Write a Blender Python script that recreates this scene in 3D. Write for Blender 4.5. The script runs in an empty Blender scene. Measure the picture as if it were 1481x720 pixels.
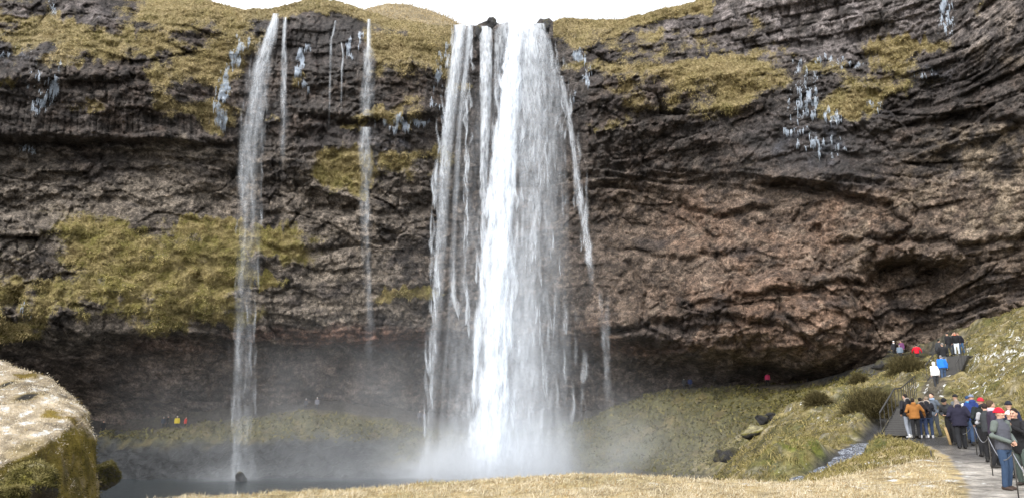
import bpy, bmesh, math, random
import numpy as np
from mathutils import Vector, Matrix

rng = np.random.default_rng(7)
random.seed(7)
scene = bpy.context.scene
COL = scene.collection
TMP = bpy.data.scenes.new('workbench')
def evaluated(o):
    return bpy.data.meshes.new_from_object(o.evaluated_get(TMP.view_layers[0].depsgraph)) if False else _ev(o)
def _ev(o):
    dg = TMP.view_layers[0].depsgraph; dg.update(); return bpy.data.meshes.new_from_object(o.evaluated_get(dg))

# ------------------------------------------------------------------ camera model
F = 1118.0
PITCH = math.radians(12.1)
CP, SP = math.cos(PITCH), math.sin(PITCH)
CAMZ = 1.65

def U(px, py, Y):
    """photograph direction (1481x720 frame) at a real ground distance Y -> world point"""
    px = np.asarray(px, float); py = np.asarray(py, float); Y = np.asarray(Y, float)
    xc = (px - 740.5) / F; yc = (360.0 - py) / F
    dy = CP - yc * SP; dz = SP + yc * CP
    return xc * Y / dy, Y * np.ones_like(xc), CAMZ + dz * Y / dy

def UV(px, py, Y):
    x, y, z = U(px, py, Y)
    return Vector((float(x), float(y), float(z)))

cam = bpy.data.cameras.new('camera')
cam.sensor_width = 36.0
cam.lens = 36.0 * F / 1481.0
cam.clip_start = 0.1
cam.clip_end = 3000
camo = bpy.data.objects.new('camera', cam)
camo.location = (0, 0, CAMZ)
camo.rotation_euler = (math.pi / 2 + PITCH, 0, 0)
COL.objects.link(camo)
scene.camera = camo

# ------------------------------------------------------------------ numpy noise
def _hash(ix, iy, iz, seed):
    h = (ix.astype(np.uint32) * np.uint32(374761393) + iy.astype(np.uint32) * np.uint32(668265263)
         + iz.astype(np.uint32) * np.uint32(2147483647) + np.uint32((seed * 144665 + 1013) & 0xffffffff))
    h = (h ^ (h >> np.uint32(13))) * np.uint32(1274126177)
    h = h ^ (h >> np.uint32(16))
    h = h * np.uint32(2246822519)
    return h ^ (h >> np.uint32(15))

def pn(x, y, z, seed=0):
    """gradient noise, about -1..1"""
    x, y, z = np.broadcast_arrays(np.asarray(x, float), np.asarray(y, float), np.asarray(z, float))
    fx = np.floor(x); fy = np.floor(y); fz = np.floor(z)
    ix = fx.astype(np.int64); iy = fy.astype(np.int64); iz = fz.astype(np.int64)
    x = x - fx; y = y - fy; z = z - fz
    u = x*x*x*(x*(x*6-15)+10); v = y*y*y*(y*(y*6-15)+10); w = z*z*z*(z*(z*6-15)+10)
    out = 0
    for dx in (0, 1):
        wx = u if dx else 1-u
        for dy in (0, 1):
            wy = v if dy else 1-v
            for dz in (0, 1):
                wz = w if dz else 1-w
                h = _hash((ix+dx) & 0xffffffff, (iy+dy) & 0xffffffff, (iz+dz) & 0xffffffff, seed)
                g1 = (h & np.uint32(1023)).astype(float) / 511.5 - 1
                g2 = ((h >> np.uint32(10)) & np.uint32(1023)).astype(float) / 511.5 - 1
                g3 = ((h >> np.uint32(20)) & np.uint32(1023)).astype(float) / 511.5 - 1
                out = out + wx*wy*wz*(g1*(x-dx) + g2*(y-dy) + g3*(z-dz))
    return out * 1.5

def fbm(x, y, z, octs=4, seed=0, gain=0.5):
    a = 1.0; s = 0; f = 1.0
    for o in range(octs):
        s = s + a * pn(x*f, y*f, z*f, seed + o*17); a *= gain; f *= 2.03
    return s

def ridged(x, y, z, octs=4, seed=0, gain=0.5):
    a = 1.0; s = 0; f = 1.0
    for o in range(octs):
        s = s + a * (1 - 2.2*np.abs(pn(x*f, y*f, z*f, seed + o*17))); a *= gain; f *= 2.03
    return s

def worley(x, y, z, seed=0, flat=False):
    """F1, F2 and a cell random"""
    fx = np.floor(x).astype(np.int64); fy = np.floor(y).astype(np.int64); fz = np.floor(z).astype(np.int64)
    f1 = np.full(x.shape, 9.0); f2 = np.full(x.shape, 9.0); cid = np.zeros(x.shape)
    for dx in (-1, 0, 1):
        for dy in ((0,) if flat else (-1, 0, 1)):
            for dz in (-1, 0, 1):
                h = _hash((fx+dx) & 0xffffffff, (fy+dy) & 0xffffffff, (fz+dz) & 0xffffffff, seed)
                ox = (h & np.uint32(1023)).astype(float)/1023
                oy = ((h >> np.uint32(10)) & np.uint32(1023)).astype(float)/1023
                oz = ((h >> np.uint32(20)) & np.uint32(1023)).astype(float)/1023
                d = (fx+dx+ox-x)**2 + (0 if flat else (fy+dy+oy-y)**2) + (fz+dz+oz-z)**2
                r = (h >> np.uint32(3) & np.uint32(255)).astype(float)/255
                m = d < f1
                f2 = np.where(m, f1, np.minimum(f2, d))
                cid = np.where(m, r, cid)
                f1 = np.where(m, d, f1)
    return np.sqrt(f1), np.sqrt(f2), cid

def facets(x, y, seed):
    """broken rock: each cell is a tilted flat face; also distance to the nearest joint"""
    fx = np.floor(x).astype(np.int64); fy = np.floor(y).astype(np.int64); z0 = np.zeros_like(fx)
    f1 = np.full(x.shape, 9.0); f2 = np.full(x.shape, 9.0); h1 = np.zeros(x.shape)
    for dx in (-1, 0, 1):
        for dy in (-1, 0, 1):
            h = _hash((fx+dx) & 0xffffffff, (fy+dy) & 0xffffffff, z0, seed); g = _hash((fx+dx) & 0xffffffff, (fy+dy) & 0xffffffff, z0+5, seed)
            ox = fx+dx+(h & np.uint32(1023)).astype(float)/1023-x; oy = fy+dy+((h >> np.uint32(10)) & np.uint32(1023)).astype(float)/1023-y
            d = ox*ox+oy*oy
            hh = ((g & np.uint32(1023)).astype(float)/511.5-1)*ox + ((g >> np.uint32(10) & np.uint32(1023)).astype(float)/511.5-1)*oy + ((g >> np.uint32(20) & np.uint32(1023)).astype(float)/1023-.5)*.8
            m = d < f1
            f2 = np.where(m, f1, np.minimum(f2, d)); h1 = np.where(m, hh, h1); f1 = np.where(m, d, f1)
    return h1, np.sqrt(f2)-np.sqrt(f1)

def sstep(a, b, x):
    t = np.clip((x - a) / (b - a), 0, 1)
    return t*t*(3-2*t)

# ------------------------------------------------------------------ object helpers
def newobj(name, me, parent=None, label=None, cat=None, group=None, kind=None):
    o = bpy.data.objects.new(name, me)
    COL.objects.link(o)
    if parent is not None: o.parent = parent
    if label: o['label'] = label
    if cat: o['category'] = cat
    if group: o['group'] = group
    if kind: o['kind'] = kind
    return o

def thing(name, label, cat, loc=(0, 0, 0), rotz=0.0, group=None):
    o = bpy.data.objects.new(name, None)
    o.empty_display_size = 0.2
    COL.objects.link(o)
    o.location = loc; o.rotation_euler = (0, 0, rotz)
    o['label'] = label; o['category'] = cat
    if group: o['group'] = group
    return o

def np_mesh(name, V, Fq, mat=None, smooth=True, attrs=None):
    """V (n,3), Fq (m,k) all faces with k corners"""
    V = np.asarray(V, np.float32); Fq = np.asarray(Fq, np.int32)
    me = bpy.data.meshes.new(name)
    me.vertices.add(len(V)); me.vertices.foreach_set('co', V.ravel())
    m, k = Fq.shape
    me.loops.add(m*k); me.loops.foreach_set('vertex_index', Fq.ravel())
    me.polygons.add(m)
    me.polygons.foreach_set('loop_start', np.arange(0, m*k, k, dtype=np.int32))
    me.polygons.foreach_set('loop_total', np.full(m, k, np.int32))
    me.polygons.foreach_set('use_smooth', np.full(m, bool(smooth)))
    me.update(calc_edges=True)
    for an, arr in (attrs or {}).items():
        arr = np.asarray(arr, np.float32)
        if arr.ndim == 1:
            a = me.attributes.new(an, 'FLOAT', 'POINT'); a.data.foreach_set('value', arr)
        else:
            if arr.shape[1] == 3: arr = np.concatenate([arr, np.ones((len(arr), 1), np.float32)], 1)
            a = me.attributes.new(an, 'FLOAT_COLOR', 'POINT'); a.data.foreach_set('color', np.ascontiguousarray(arr).ravel())
    if mat: me.materials.append(mat)
    return me

def grid_faces(nr, nc):
    i = np.arange(nr-1)[:, None]*nc + np.arange(nc-1)[None]
    return np.stack([i, i+1, i+nc+1, i+nc], -1).reshape(-1, 4)

# ------------------------------------------------------------------ materials
class NT:
    def __init__(s, name, kind='mat'):
        if kind == 'mat':
            s.m = bpy.data.materials.new(name); s.m.use_nodes = True; s.t = s.m.node_tree
        else:
            s.m = bpy.data.worlds.new(name); s.m.use_nodes = True; s.t = s.m.node_tree
        s.t.nodes.clear()
    def n(s, typ, **kw):
        nd = s.t.nodes.new(typ)
        ins = kw.pop('ins', {})
        for k, v in kw.items(): setattr(nd, k, v)
        for k, v in ins.items():
            if hasattr(v, 'is_output') or isinstance(v, bpy.types.NodeSocket): s.t.links.new(v, nd.inputs[k])
            else: nd.inputs[k].default_value = v
        return nd
    def math(s, op, a, b=None, c=None, clamp=False):
        nd = s.t.nodes.new('ShaderNodeMath'); nd.operation = op; nd.use_clamp = clamp
        for i, v in enumerate((a, b, c)):
            if v is None: continue
            if isinstance(v, bpy.types.NodeSocket): s.t.links.new(v, nd.inputs[i])
            else: nd.inputs[i].default_value = v
        return nd.outputs[0]
    def mix(s, fac, a, b, blend='MIX'):
        nd = s.t.nodes.new('ShaderNodeMix'); nd.data_type = 'RGBA'; nd.blend_type = blend
        for sock, v in ((nd.inputs[0], fac), (nd.inputs[6], a), (nd.inputs[7], b)):
            if isinstance(v, bpy.types.NodeSocket): s.t.links.new(v, sock)
            elif isinstance(v, (tuple, list)): sock.default_value = (*v[:3], 1)
            else: sock.default_value = v
        return nd.outputs[2]
    def ramp(s, fac, stops):
        nd = s.t.nodes.new('ShaderNodeMapRange'); nd.interpolation_type = 'SMOOTHSTEP'
        s.t.links.new(fac, nd.inputs[0])
        nd.inputs[1].default_value, nd.inputs[2].default_value = stops[0], stops[1]
        nd.inputs[3].default_value, nd.inputs[4].default_value = (stops[2], stops[3]) if len(stops) > 2 else (0, 1)
        return nd.outputs[0]
    def attr(s, name):
        return s.n('ShaderNodeAttribute', attribute_name=name)
    def noise(s, scale, detail=4, rough=0.55, vec=None, dist=0.0):
        nd = s.n('ShaderNodeTexNoise', ins={'Scale': scale, 'Detail': detail, 'Roughness': rough, 'Distortion': dist})
        if vec is not None: s.t.links.new(vec, nd.inputs['Vector'])
        return nd
    def pos(s):
        return s.n('ShaderNodeNewGeometry').outputs['Position']
    def out(s, surf=None, vol=None):
        o = s.n('ShaderNodeOutputMaterial')
        if surf is not None: s.t.links.new(surf, o.inputs['Surface'])
        if vol is not None: s.t.links.new(vol, o.inputs['Volume'])
        return s.m
    def bsdf(s, color, rough=0.9, normal=None, spec=0.25, **kw):
        nd = s.n('ShaderNodeBsdfPrincipled')
        for k, v in (('Base Color', color), ('Roughness', rough), ('Specular IOR Level', spec), *kw.items()):
            if isinstance(v, bpy.types.NodeSocket): s.t.links.new(v, nd.inputs[k])
            else: nd.inputs[k].default_value = (*v[:3], 1) if isinstance(v, (tuple, list)) else v
        if normal is not None: s.t.links.new(normal, nd.inputs['Normal'])
        return nd.outputs[0]
    def bump(s, height, strength=0.5, dist=0.1):
        return s.n('ShaderNodeBump', ins={'Height': height, 'Strength': strength, 'Distance': dist}).outputs[0]

def mat_rock():
    """cliff: rock colour and moss / ice / wetness cover come from the mesh, fine grain from noise"""
    t = NT('cliff_rock'); p = t.pos()
    rock = t.attr('rock').outputs['Color']
    mk = t.n('ShaderNodeSeparateColor', ins={0: t.attr('cover').outputs['Color']})
    n1 = t.noise(1.6, 8, 0.65, p); n2 = t.noise(5.0, 6, 0.7, p)
    v = t.n('ShaderNodeTexVoronoi', feature='DISTANCE_TO_EDGE', ins={'Scale': 1.1}); t.t.links.new(p, v.inputs['Vector'])
    n3 = t.noise(0.45, 6, 0.7, p, 0.6)
    f = t.math('MULTIPLY', t.ramp(n1.outputs[0], (.34, .68, .45, 1.45)), t.ramp(n2.outputs[0], (.36, .66, .5, 1.4)))
    f = t.math('MULTIPLY', f, t.ramp(n3.outputs[0], (.36, .62, .5, 1.3)))
    c = t.mix(1.0, rock, t.n('ShaderNodeCombineColor', ins={0: f, 1: f, 2: f}).outputs[0], 'MULTIPLY')
    # pale mineral specks
    sp = t.ramp(n2.outputs[0], (0.60, 0.70))
    c = t.mix(t.math('MULTIPLY', sp, 0.5), c, (0.22, 0.195, 0.16))
    # moss / dry grass cover
    mn = t.noise(0.55, 5, 0.6, p); mn2 = t.noise(4.0, 5, 0.65, p)
    mossc = t.mix(t.ramp(mn.outputs[0], (0.38, 0.62)), (0.17, 0.152, 0.042), (0.31, 0.25, 0.115))
    pz = t.n('ShaderNodeSeparateXYZ', ins={0: p}).outputs[2]
    mossc = t.mix(t.math('MULTIPLY', t.ramp(pz, (26, 42)), .6), mossc, t.mix(t.ramp(mn2.outputs[0], (.35, .65)), (.15, .11, .055), (.33, .26, .15)))
    mossc = t.mix(t.ramp(mn2.outputs[0], (0.35, 0.7)), t.mix(0.55, mossc, (0.05, 0.038, 0.012)), mossc)
    mf = t.ramp(t.math('ADD', mk.outputs[0], t.math('MULTIPLY', t.math('SUBTRACT', mn2.outputs[0], 0.5), 0.8)), (0.26, 0.72))
    c = t.mix(mf, c, mossc)
    stv = t.n('ShaderNodeVectorMath', operation='MULTIPLY', ins={0: p, 1: (3.5, 3.5, .5)}).outputs[0]
    isn = t.noise(1.0, 4, .6, stv)
    ic = t.ramp(t.math('ADD', t.math('ADD', mk.outputs[1], t.math('MULTIPLY', t.math('SUBTRACT', isn.outputs[0], .5), 1.1)), t.math('MULTIPLY', t.math('SUBTRACT', n2.outputs[0], 0.5), 0.9)), (0.44, 0.86, 0.0, 0.75))
    c = t.mix(ic, c, (0.62, 0.70, 0.80))
    rough = t.math('SUBTRACT', 0.95, t.math('MULTIPLY', mk.outputs[2], 0.5))
    h = t.math('ADD', t.math('MULTIPLY', n1.outputs[0], 0.6), t.math('ADD', t.math('MULTIPLY', n2.outputs[0], 0.35),
               t.math('MULTIPLY', t.math('MINIMUM', v.outputs[0], 0.12), 1.2)))
    nb = t.bump(h, 0.7, 0.45)
    return t.out(t.bsdf(c, rough, nb, 0.3))

def mat_ground():
    """colour comes from ground-cover types stored on the mesh (path, grass, moss, snow, scree)"""
    t = NT('ground_cover'); p = t.pos()
    g = t.attr('soil').outputs['Color']
    mk = t.n('ShaderNodeSeparateColor', ins={0: t.attr('cover').outputs['Color']})
    n1 = t.noise(2.5, 7, 0.7, p); n2 = t.noise(14.0, 5, 0.7, p); n3 = t.noise(.6, 5, .65, p)
    f = t.math('MULTIPLY', t.ramp(n1.outputs[0], (.32, .68, .5, 1.35)), t.ramp(n3.outputs[0], (.34, .66, .72, 1.22)))
    f = t.math('MULTIPLY', f, t.math('MULTIPLY_ADD', n2.outputs[0], 0.9, 0.55))
    c = t.mix(1.0, g, t.n('ShaderNodeCombineColor', ins={0: f, 1: f, 2: f}).outputs[0], 'MULTIPLY')
    sn = t.ramp(t.math('ADD', mk.outputs[0], t.math('MULTIPLY', t.math('SUBTRACT', n2.outputs[0], 0.5), 0.8)), (0.48, 0.62))
    c = t.mix(sn, c, (0.74, 0.74, 0.72))
    rough = t.math('SUBTRACT', 0.95, t.math('MULTIPLY', mk.outputs[1], 0.65))
    nb = t.bump(t.math('ADD', n1.outputs[0], t.math('MULTIPLY', n2.outputs[0], 0.5)), 1.0, 0.22)
    return t.out(t.bsdf(c, rough, nb, 0.3))

def mat_blade(name, translucent=0.25):
    t = NT(name)
    c = t.attr('tint').outputs['Color']
    d = t.bsdf(c, 0.8, None, 0.15)
    tr = t.n('ShaderNodeBsdfTranslucent'); t.t.links.new(c, tr.inputs[0])
    mx = t.n('ShaderNodeMixShader', ins={0: translucent, 1: d, 2: tr.outputs[0]})
    return t.out(mx.outputs[0])

def mat_plain(name, col, rough=0.85, var=0.35, scale=9.0, spec=0.25, bump=0.3):
    t = NT(name)
    tc = t.n('ShaderNodeTexCoord').outputs['Object']
    n1 = t.noise(scale, 5, 0.6, tc)
    f = t.math('MULTIPLY_ADD', n1.outputs[0], 2*var, 1-var)
    c = t.mix(1.0, col, t.n('ShaderNodeCombineColor', ins={0: f, 1: f, 2: f}).outputs[0], 'MULTIPLY')
    return t.out(t.bsdf(c, rough, t.bump(n1.outputs[0], bump, 0.02), spec))

# ------------------------------------------------------------------ light
SUN_EL, SUN_AZ = 41.0, 212.0       # azimuth clockwise from +Y
t = NT('World', 'world'); scene.world = t.m
sky = t.n('ShaderNodeTexSky', sky_type='NISHITA', sun_disc=False)
sky.sun_elevation = math.radians(SUN_EL); sky.sun_rotation = math.radians(SUN_AZ)
sky.air_density = 1.0; sky.dust_density = 3.0; sky.ozone_density = 1.0
hs = t.n('ShaderNodeHueSaturation', ins={'Saturation': 0.34, 'Value': 1.0, 'Color': sky.outputs[0]})
tc = t.n('ShaderNodeTexCoord').outputs['Generated']
cn = t.noise(2.2, 5, 0.55, tc)
cl = t.mix(t.ramp(cn.outputs[0], (0.3, 0.75)), hs.outputs[0], (7.5, 7.6, 7.8))
bg = t.n('ShaderNodeBackground', ins={'Color': cl, 'Strength': 0.15})
wo = t.n('ShaderNodeOutputWorld', ins={'Surface': bg.outputs[0]})
sun = bpy.data.lights.new('sun', 'SUN'); sun.energy = 1.5; sun.angle = math.radians(24); sun.color = (1, 0.98, 0.945)
suno = bpy.data.objects.new('sun', sun); COL.objects.link(suno)
az, el = math.radians(SUN_AZ), math.radians(SUN_EL)
sd = Vector((math.sin(az)*math.cos(el), math.cos(az)*math.cos(el), math.sin(el)))
suno.rotation_euler = sd.to_track_quat('Z', 'Y').to_euler()
suno.location = (-30, -40, 80)
scene.view_settings.view_transform = 'Standard'
scene.view_settings.look = 'None'
scene.view_settings.exposure = 1.05
scene.view_settings.gamma = 1
scene.render.engine = 'CYCLES'
cy = scene.cycles
cy.use_denoising = True
cy.max_bounces = 6; cy.diffuse_bounces = 3; cy.glossy_bounces = 2; cy.transmission_bounces = 3
cy.transparent_max_bounces = 28; cy.volume_bounces = 2
cy.use_adaptive_sampling = True; cy.adaptive_threshold = 0.02
cy.caustics_reflective = False; cy.caustics_refractive = False
cy.volume_step_rate = 1.6; cy.volume_max_steps = 256

MAT_ROCK = mat_rock(); MAT_GROUND = mat_ground()
MAT_BLADE = mat_blade('grass_blade')

# ================================================================== THE CLIFF
SKY = [(-320,-70),(100,-26),(250,-10),(300,2),(345,12),(390,12),(420,7),(450,-3),(490,2),(525,14),(560,26),(600,33),(640,38),
       (660,37),(690,37),(700,31),(712,29),(722,33),(740,35),(775,35),(781,28),(795,28),(800,33),(815,26),(850,28),(890,28),
       (930,20),(980,8),(1010,0),(1100,-20),(1300,-50),(1900,-80)]
ROWS = np.array([-90, -20, 10, 40, 75, 100, 125, 150, 200, 230, 260, 290, 330, 375, 400, 450, 485, 500, 520, 545, 580, 620, 720, 800])
LIP = ([-350, -100, 0, 150, 340, 640, 740, 840, 1000, 1100, 1200, 1300, 1400, 1481, 1600, 1850],
       [84, 88, 91, 94, 97, 98, 99, 98, 94, 90, 86, 82, 77, 72, 62, 52])
OFF = {  # column -> [(row, offset)...]
 -350: [(-90,14),(-20,6),(40,0),(100,-4),(150,-3.5),(200,-2.5),(215,-1),(290,-2),(330,-3),(400,-5),(480,-6),(500,-4),(580,8),(720,14)],
 60:   [(-90,14),(-20,6),(10,2.5),(40,0),(75,-3),(100,-3.5),(150,-3),(200,-2.8),(215,-.6),(290,-2.2),(330,-3.2),(400,-5.2),(450,-6),(485,-5),(500,-2.5),(545,2),(600,9),(720,12)],
 230:  [(-90,14),(-20,7),(10,3),(40,0),(100,-3.4),(150,-3.5),(200,-2.6),(215,-.4),(290,-1.6),(330,-2.4),(400,-4),(450,-4.8),(480,-4.4),(500,-1.5),(545,3),(600,8.6),(720,12)],
 335:  [(-90,14),(-20,5),(20,2),(60,0),(150,-1.2),(200,-.8),(215,.5),(290,.3),(400,-1),(470,-1),(500,1.5),(545,5),(600,9.8),(720,13)],
 450:  [(-90,14),(-20,4),(10,1),(30,0),(100,-.6),(200,-.2),(260,.4),(330,1),(400,1.4),(470,1.6),(490,2.4),(505,5),(545,9),(600,12),(720,16)],
 600:  [(-90,14),(-20,6),(30,3),(50,0),(100,-2.2),(165,-2.4),(200,-1),(260,1.6),(330,2),(400,1.8),(470,1.8),(490,2.6),(510,6),(545,10),(600,13.5),(720,17)],
 680:  [(-90,14),(30,1.2),(60,1),(200,2),(290,4),(400,3),(480,3),(500,5),(520,9),(545,12),(600,14),(720,17)],
 790:  [(-90,14),(30,1),(60,1),(200,2),(290,4),(400,3),(480,3),(500,5),(520,9),(545,12),(600,14),(720,17)],
 860:  [(-90,14),(20,2.6),(40,1),(75,-1.5),(110,-3),(150,-2.6),(200,-2),(260,-.6),(330,0),(400,0),(450,-.6),(485,0),(505,4),(545,9),(600,12),(720,15)],
 1000: [(-90,9),(0,3),(20,1.5),(40,.4),(75,-2.4),(100,-4.4),(150,-4.2),(200,-3.2),(260,-2),(330,-2),(400,-2.6),(450,-3.2),(485,-2.4),(505,1),(545,9),(600,13),(720,15)],
 1140: [(-90,4),(-20,1.2),(60,0.6),(85,-.8),(110,-3),(150,-3.4),(200,-4.2),(230,-4.6),(260,-3.6),(275,-1.2),(330,-2),(400,-3.4),(450,-4.4),(500,-3.2),(525,1),(552,8.5),(600,11),(720,13)],
 1215: [(-90,4),(-20,1.2),(60,.5),(85,-.6),(110,-2.4),(150,-3.8),(200,-4.2),(240,-4.6),(265,-4),(282,-1),(330,-1.8),(400,-3.2),(450,-4.4),(500,-3.4),(530,2),(550,7.5),(580,10),(720,12)],
 1300: [(-90,3),(0,1),(60,.6),(100,-.6),(200,-2),(260,-2),(290,-1.6),(330,-1.8),(372,-2.2),(380,-1.6),(392,2.2),(430,1.6),(500,1.4),(580,3),(720,6)],
 1370: [(-90,2),(0,.4),(60,0),(100,-1.4),(200,-2),(300,-1.8),(368,-2),(380,-1),(392,1.2),(430,1.2),(500,1),(600,3),(720,6)],
 1440: [(-90,-2),(0,-3.5),(80,-4.4),(120,-3),(200,-2.6),(300,-2),(400,-1),(500,0),(720,4)],
 1850: [(-90,-2),(80,-4),(200,-2.6),(400,-1),(720,3)],
}
def smooth1(a, n, axis):
    k = np.hanning(n+2)[1:-1]; k /= k.sum()
    return np.apply_along_axis(lambda v: np.convolve(np.pad(v, n//2, mode='edge'), k, 'valid')[:len(v)], axis, a)

PXC = np.concatenate([np.arange(-330, -20, 5.0), np.arange(-20, 1500, 1.7), np.arange(1500, 1840, 5.0)])
NR = 440
TT = np.linspace(0, 1, NR)
skyx = np.interp(PXC, [a for a, b in SKY], [b for a, b in SKY])
skyx = skyx + 2.2*pn(PXC*0.06, 0.3, 0.7, 5) + 1.4*pn(PXC*0.19, 1.3, 0.7, 6)
PXg = np.broadcast_to(PXC[None], (NR, len(PXC))).copy()
PYg = skyx[None] + (770 - skyx[None]) * TT[:, None]
# coarse depth
rows_f = np.arange(-95, 800, 4.0)
cols = sorted(OFF)
tab = np.stack([np.interp(rows_f, [r for r, o in OFF[c]], [o for r, o in OFF[c]]) for c in cols], 1)
colx = np.arange(-340, 1845, 6.0)
tab2 = np.stack([np.interp(colx, cols, tab[i]) for i in range(len(rows_f))], 0)
tab2 = smooth1(smooth1(tab2, 3, 0), 13, 1)
def bilerp(tabl, gx, gy, x, y):
    fx = np.clip((x-gx[0])/(gx[1]-gx[0]), 0, len(gx)-1.001); fy = np.clip((y-gy[0])/(gy[1]-gy[0]), 0, len(gy)-1.001)
    ix = fx.astype(int); iy = fy.astype(int); fx -= ix; fy -= iy
    return (tabl[iy, ix]*(1-fx)*(1-fy) + tabl[iy, ix+1]*fx*(1-fy) + tabl[iy+1, ix]*(1-fx)*fy + tabl[iy+1, ix+1]*fx*fy)
lipY = smooth1(np.interp(colx, *LIP), 21, 0)
def cliffY0(px, py):
    w = 9*pn(px*0.011, py*0.011, 3.1, 40) + 5*pn(px*0.045, py*0.045, 1.1, 41)
    w2 = 14*pn(px*0.013, py*0.013, 7.1, 42)
    return np.interp(px, colx, lipY) + bilerp(tab2, colx, rows_f, px + w2, py + w)
Yb = cliffY0(PXg, PYg)
X0, Y0, Z0 = U(PXg, PYg, Yb)

# ---- cover masks, located on the cliff
def blobs(px, py, lst, warp=16, seed=60):
    wx = px + warp*pn(px*0.02, py*0.02, 0.5, seed) + 0.5*warp*pn(px*0.06, py*0.06, 0.5, seed+1)
    wy = py + warp*pn(px*0.02, py*0.02, 5.5, seed+2) + 0.5*warp*pn(px*0.06, py*0.06, 5.5, seed+3)
    wy = wy + .7*warp*pn(px*.14, py*.015, 2.5, seed+5)
    m = np.zeros_like(px)
    for b in lst:
        cx, cy_, rx, ry = b[:4]; s = b[4] if len(b) > 4 else 1.0
        d = np.sqrt(((wx-cx)/rx)**2 + ((wy-cy_)/ry)**2)
        m = np.maximum(m, s*np.clip(1.6-d, 0, 1))
    return m
MOSS = [(60,50,120,22),(170,62,110,22),(-100,40,160,40),(280,52,80,30),(300,95,45,45),(255,140,50,30,.9),(300,160,34,26,.9),(235,112,40,20,.8),(330,40,30,24),
        (110,80,70,14,.8),(140,150,40,10,.55),(20,120,30,8,.5),(270,14,80,14),(420,12,30,9),(480,10,40,9),
        (600,58,55,26),(560,75,26,30,.9),(640,70,34,26),(660,110,12,24,.7),(590,110,30,30,.62),(600,150,30,20,.55),(545,165,30,6,.8),(500,180,28,5,.6),
        (600,245,44,26,.95),(485,238,40,24,.8),(520,262,46,16,.65),(430,118,12,6,.7),
        (860,48,50,24),(920,62,70,26),(850,95,42,26,.95),(920,98,70,18),(1000,100,70,13),(1070,92,50,12,.9),(940,124,70,14,.62),(960,150,80,22,.45),(1030,140,70,22,.4),
        (875,178,26,10,.8),(1000,12,40,10,.7),(1100,75,50,8,.7),(1020,60,20,12,.6),(1090,50,10,30,.5),
        (1250,118,66,26),(1225,145,44,20,.95),(1200,110,40,16,.8),(1290,135,34,16,.8),(1110,110,50,16,.5),(1310,70,60,10,.5),(1400,10,40,14,.4),
        (200,385,90,52),(240,430,70,44),(130,430,60,36),(60,430,60,44),(30,470,50,22,.8),(20,360,40,26,.9),(-100,420,110,80),(300,390,44,40,.9),(320,345,34,20,.8),
        (280,330,60,14,.7),(170,340,70,16,.8),(60,335,50,10,.6),(400,350,40,18,.7),(450,335,40,14,.55),(380,405,28,8,.8),(320,450,60,18,.6),
        (585,425,46,9,.75),(440,365,30,20,.5),(400,180,16,4,.6)]
moss = blobs(PXg, PYg, MOSS)
cavem = np.interp(PXg, [-300,100,340,600,900,1000,1100,1200,1260,1480,1800], [500,492,486,505,505,505,520,560,640,640,640])
moss = moss * (1 - sstep(-6, 10, PYg - cavem))
mn_ = fbm(X0*.11, Y0*.11, Z0*.13, 5, 105, .62)
moss = np.where(moss > 0.02, moss*.80 + .85*mn_*np.clip(moss*2.2, 0, 1) - .02, 0)
moss = moss + .42*np.clip(fbm(X0*.07, Y0*.07, Z0*.16, 5, 107, .62)-.12, 0, 1)*(PYg < cavem-20)*(((PXg < 640)) | (PYg < 190))*sstep(640, 560, PXg*(PXg < 700))
# rim of grass along the plateau edge
moss = np.maximum(moss, np.where((PXg < 655) | (PXg > 800), 1.0 - sstep(6, 26, PYg - skyx[None]), 0) * (PXg < 1030))
moss = np.where((PXg > 655) & (PXg < 800) & (PYg < 120), moss*0.2, moss)
ICE = [(340,75,10,30,.5),(322,140,12,60,.45),(440,105,16,40,.4),(575,172,50,8,.45),(645,110,14,60,.4),(845,105,16,40,.4),(1165,130,26,60,.42),(1190,215,50,22,.4),(1200,95,60,10,.4),(60,130,30,40,.4),(1365,20,20,40,.45),(30,80,60,16,.3),(440,75,9,16,.8),(437,95,9,14,.8),(440,124,10,7,.8),(338,85,8,20,.95),(330,125,8,26,1.0),(326,165,8,20,1.0),(352,62,14,6,.6),(590,174,34,6,.75),(560,172,20,4,.6),
       (505,60,5,20,.6),(520,60,5,16,.6),(512,78,12,5,.5),(652,70,7,12,.6),(640,110,6,26,.6),(632,140,6,20,.5),(838,75,9,10,.6),(850,110,8,26,.55),(830,140,5,14,.5),
       (75,120,9,14,.6),(60,140,16,6,.65),(50,152,10,5,.6),(85,98,6,14,.55),(40,214,14,7,.65),(12,80,18,10,.35),(1160,120,14,30,.5),(1200,168,18,12,.6),(1170,150,8,24,.55),(1190,95,30,6,.5),
       (1270,158,22,5,.5),(1340,108,24,8,.5),(1150,192,30,6,.5),(1185,222,16,5,.6),(1180,210,26,6,.45),(1365,14,8,22,.75),(1360,30,4,14,.6),(80,20,10,14,.4),(165,20,4,12,.4),(140,16,6,12,.35),(640,150,10,30,.4),(40,450,8,10,.4),(55,462,14,6,.4)]
ice = blobs(PXg, PYg, ICE, 12, 90)
ice = ice * (0.86 + 0.9*fbm(PXg*0.16, PYg*0.07, 2.2, 3, 33))
wet = np.clip(blobs(PXg, PYg, [(380,120,40,110),(470,110,70,110),(530,200,30,60),(1170,215,90,50),(1200,90,80,60,.6),(740,250,110,250),(40,100,60,60,.5)], 10, 97), 0, 1)

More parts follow.
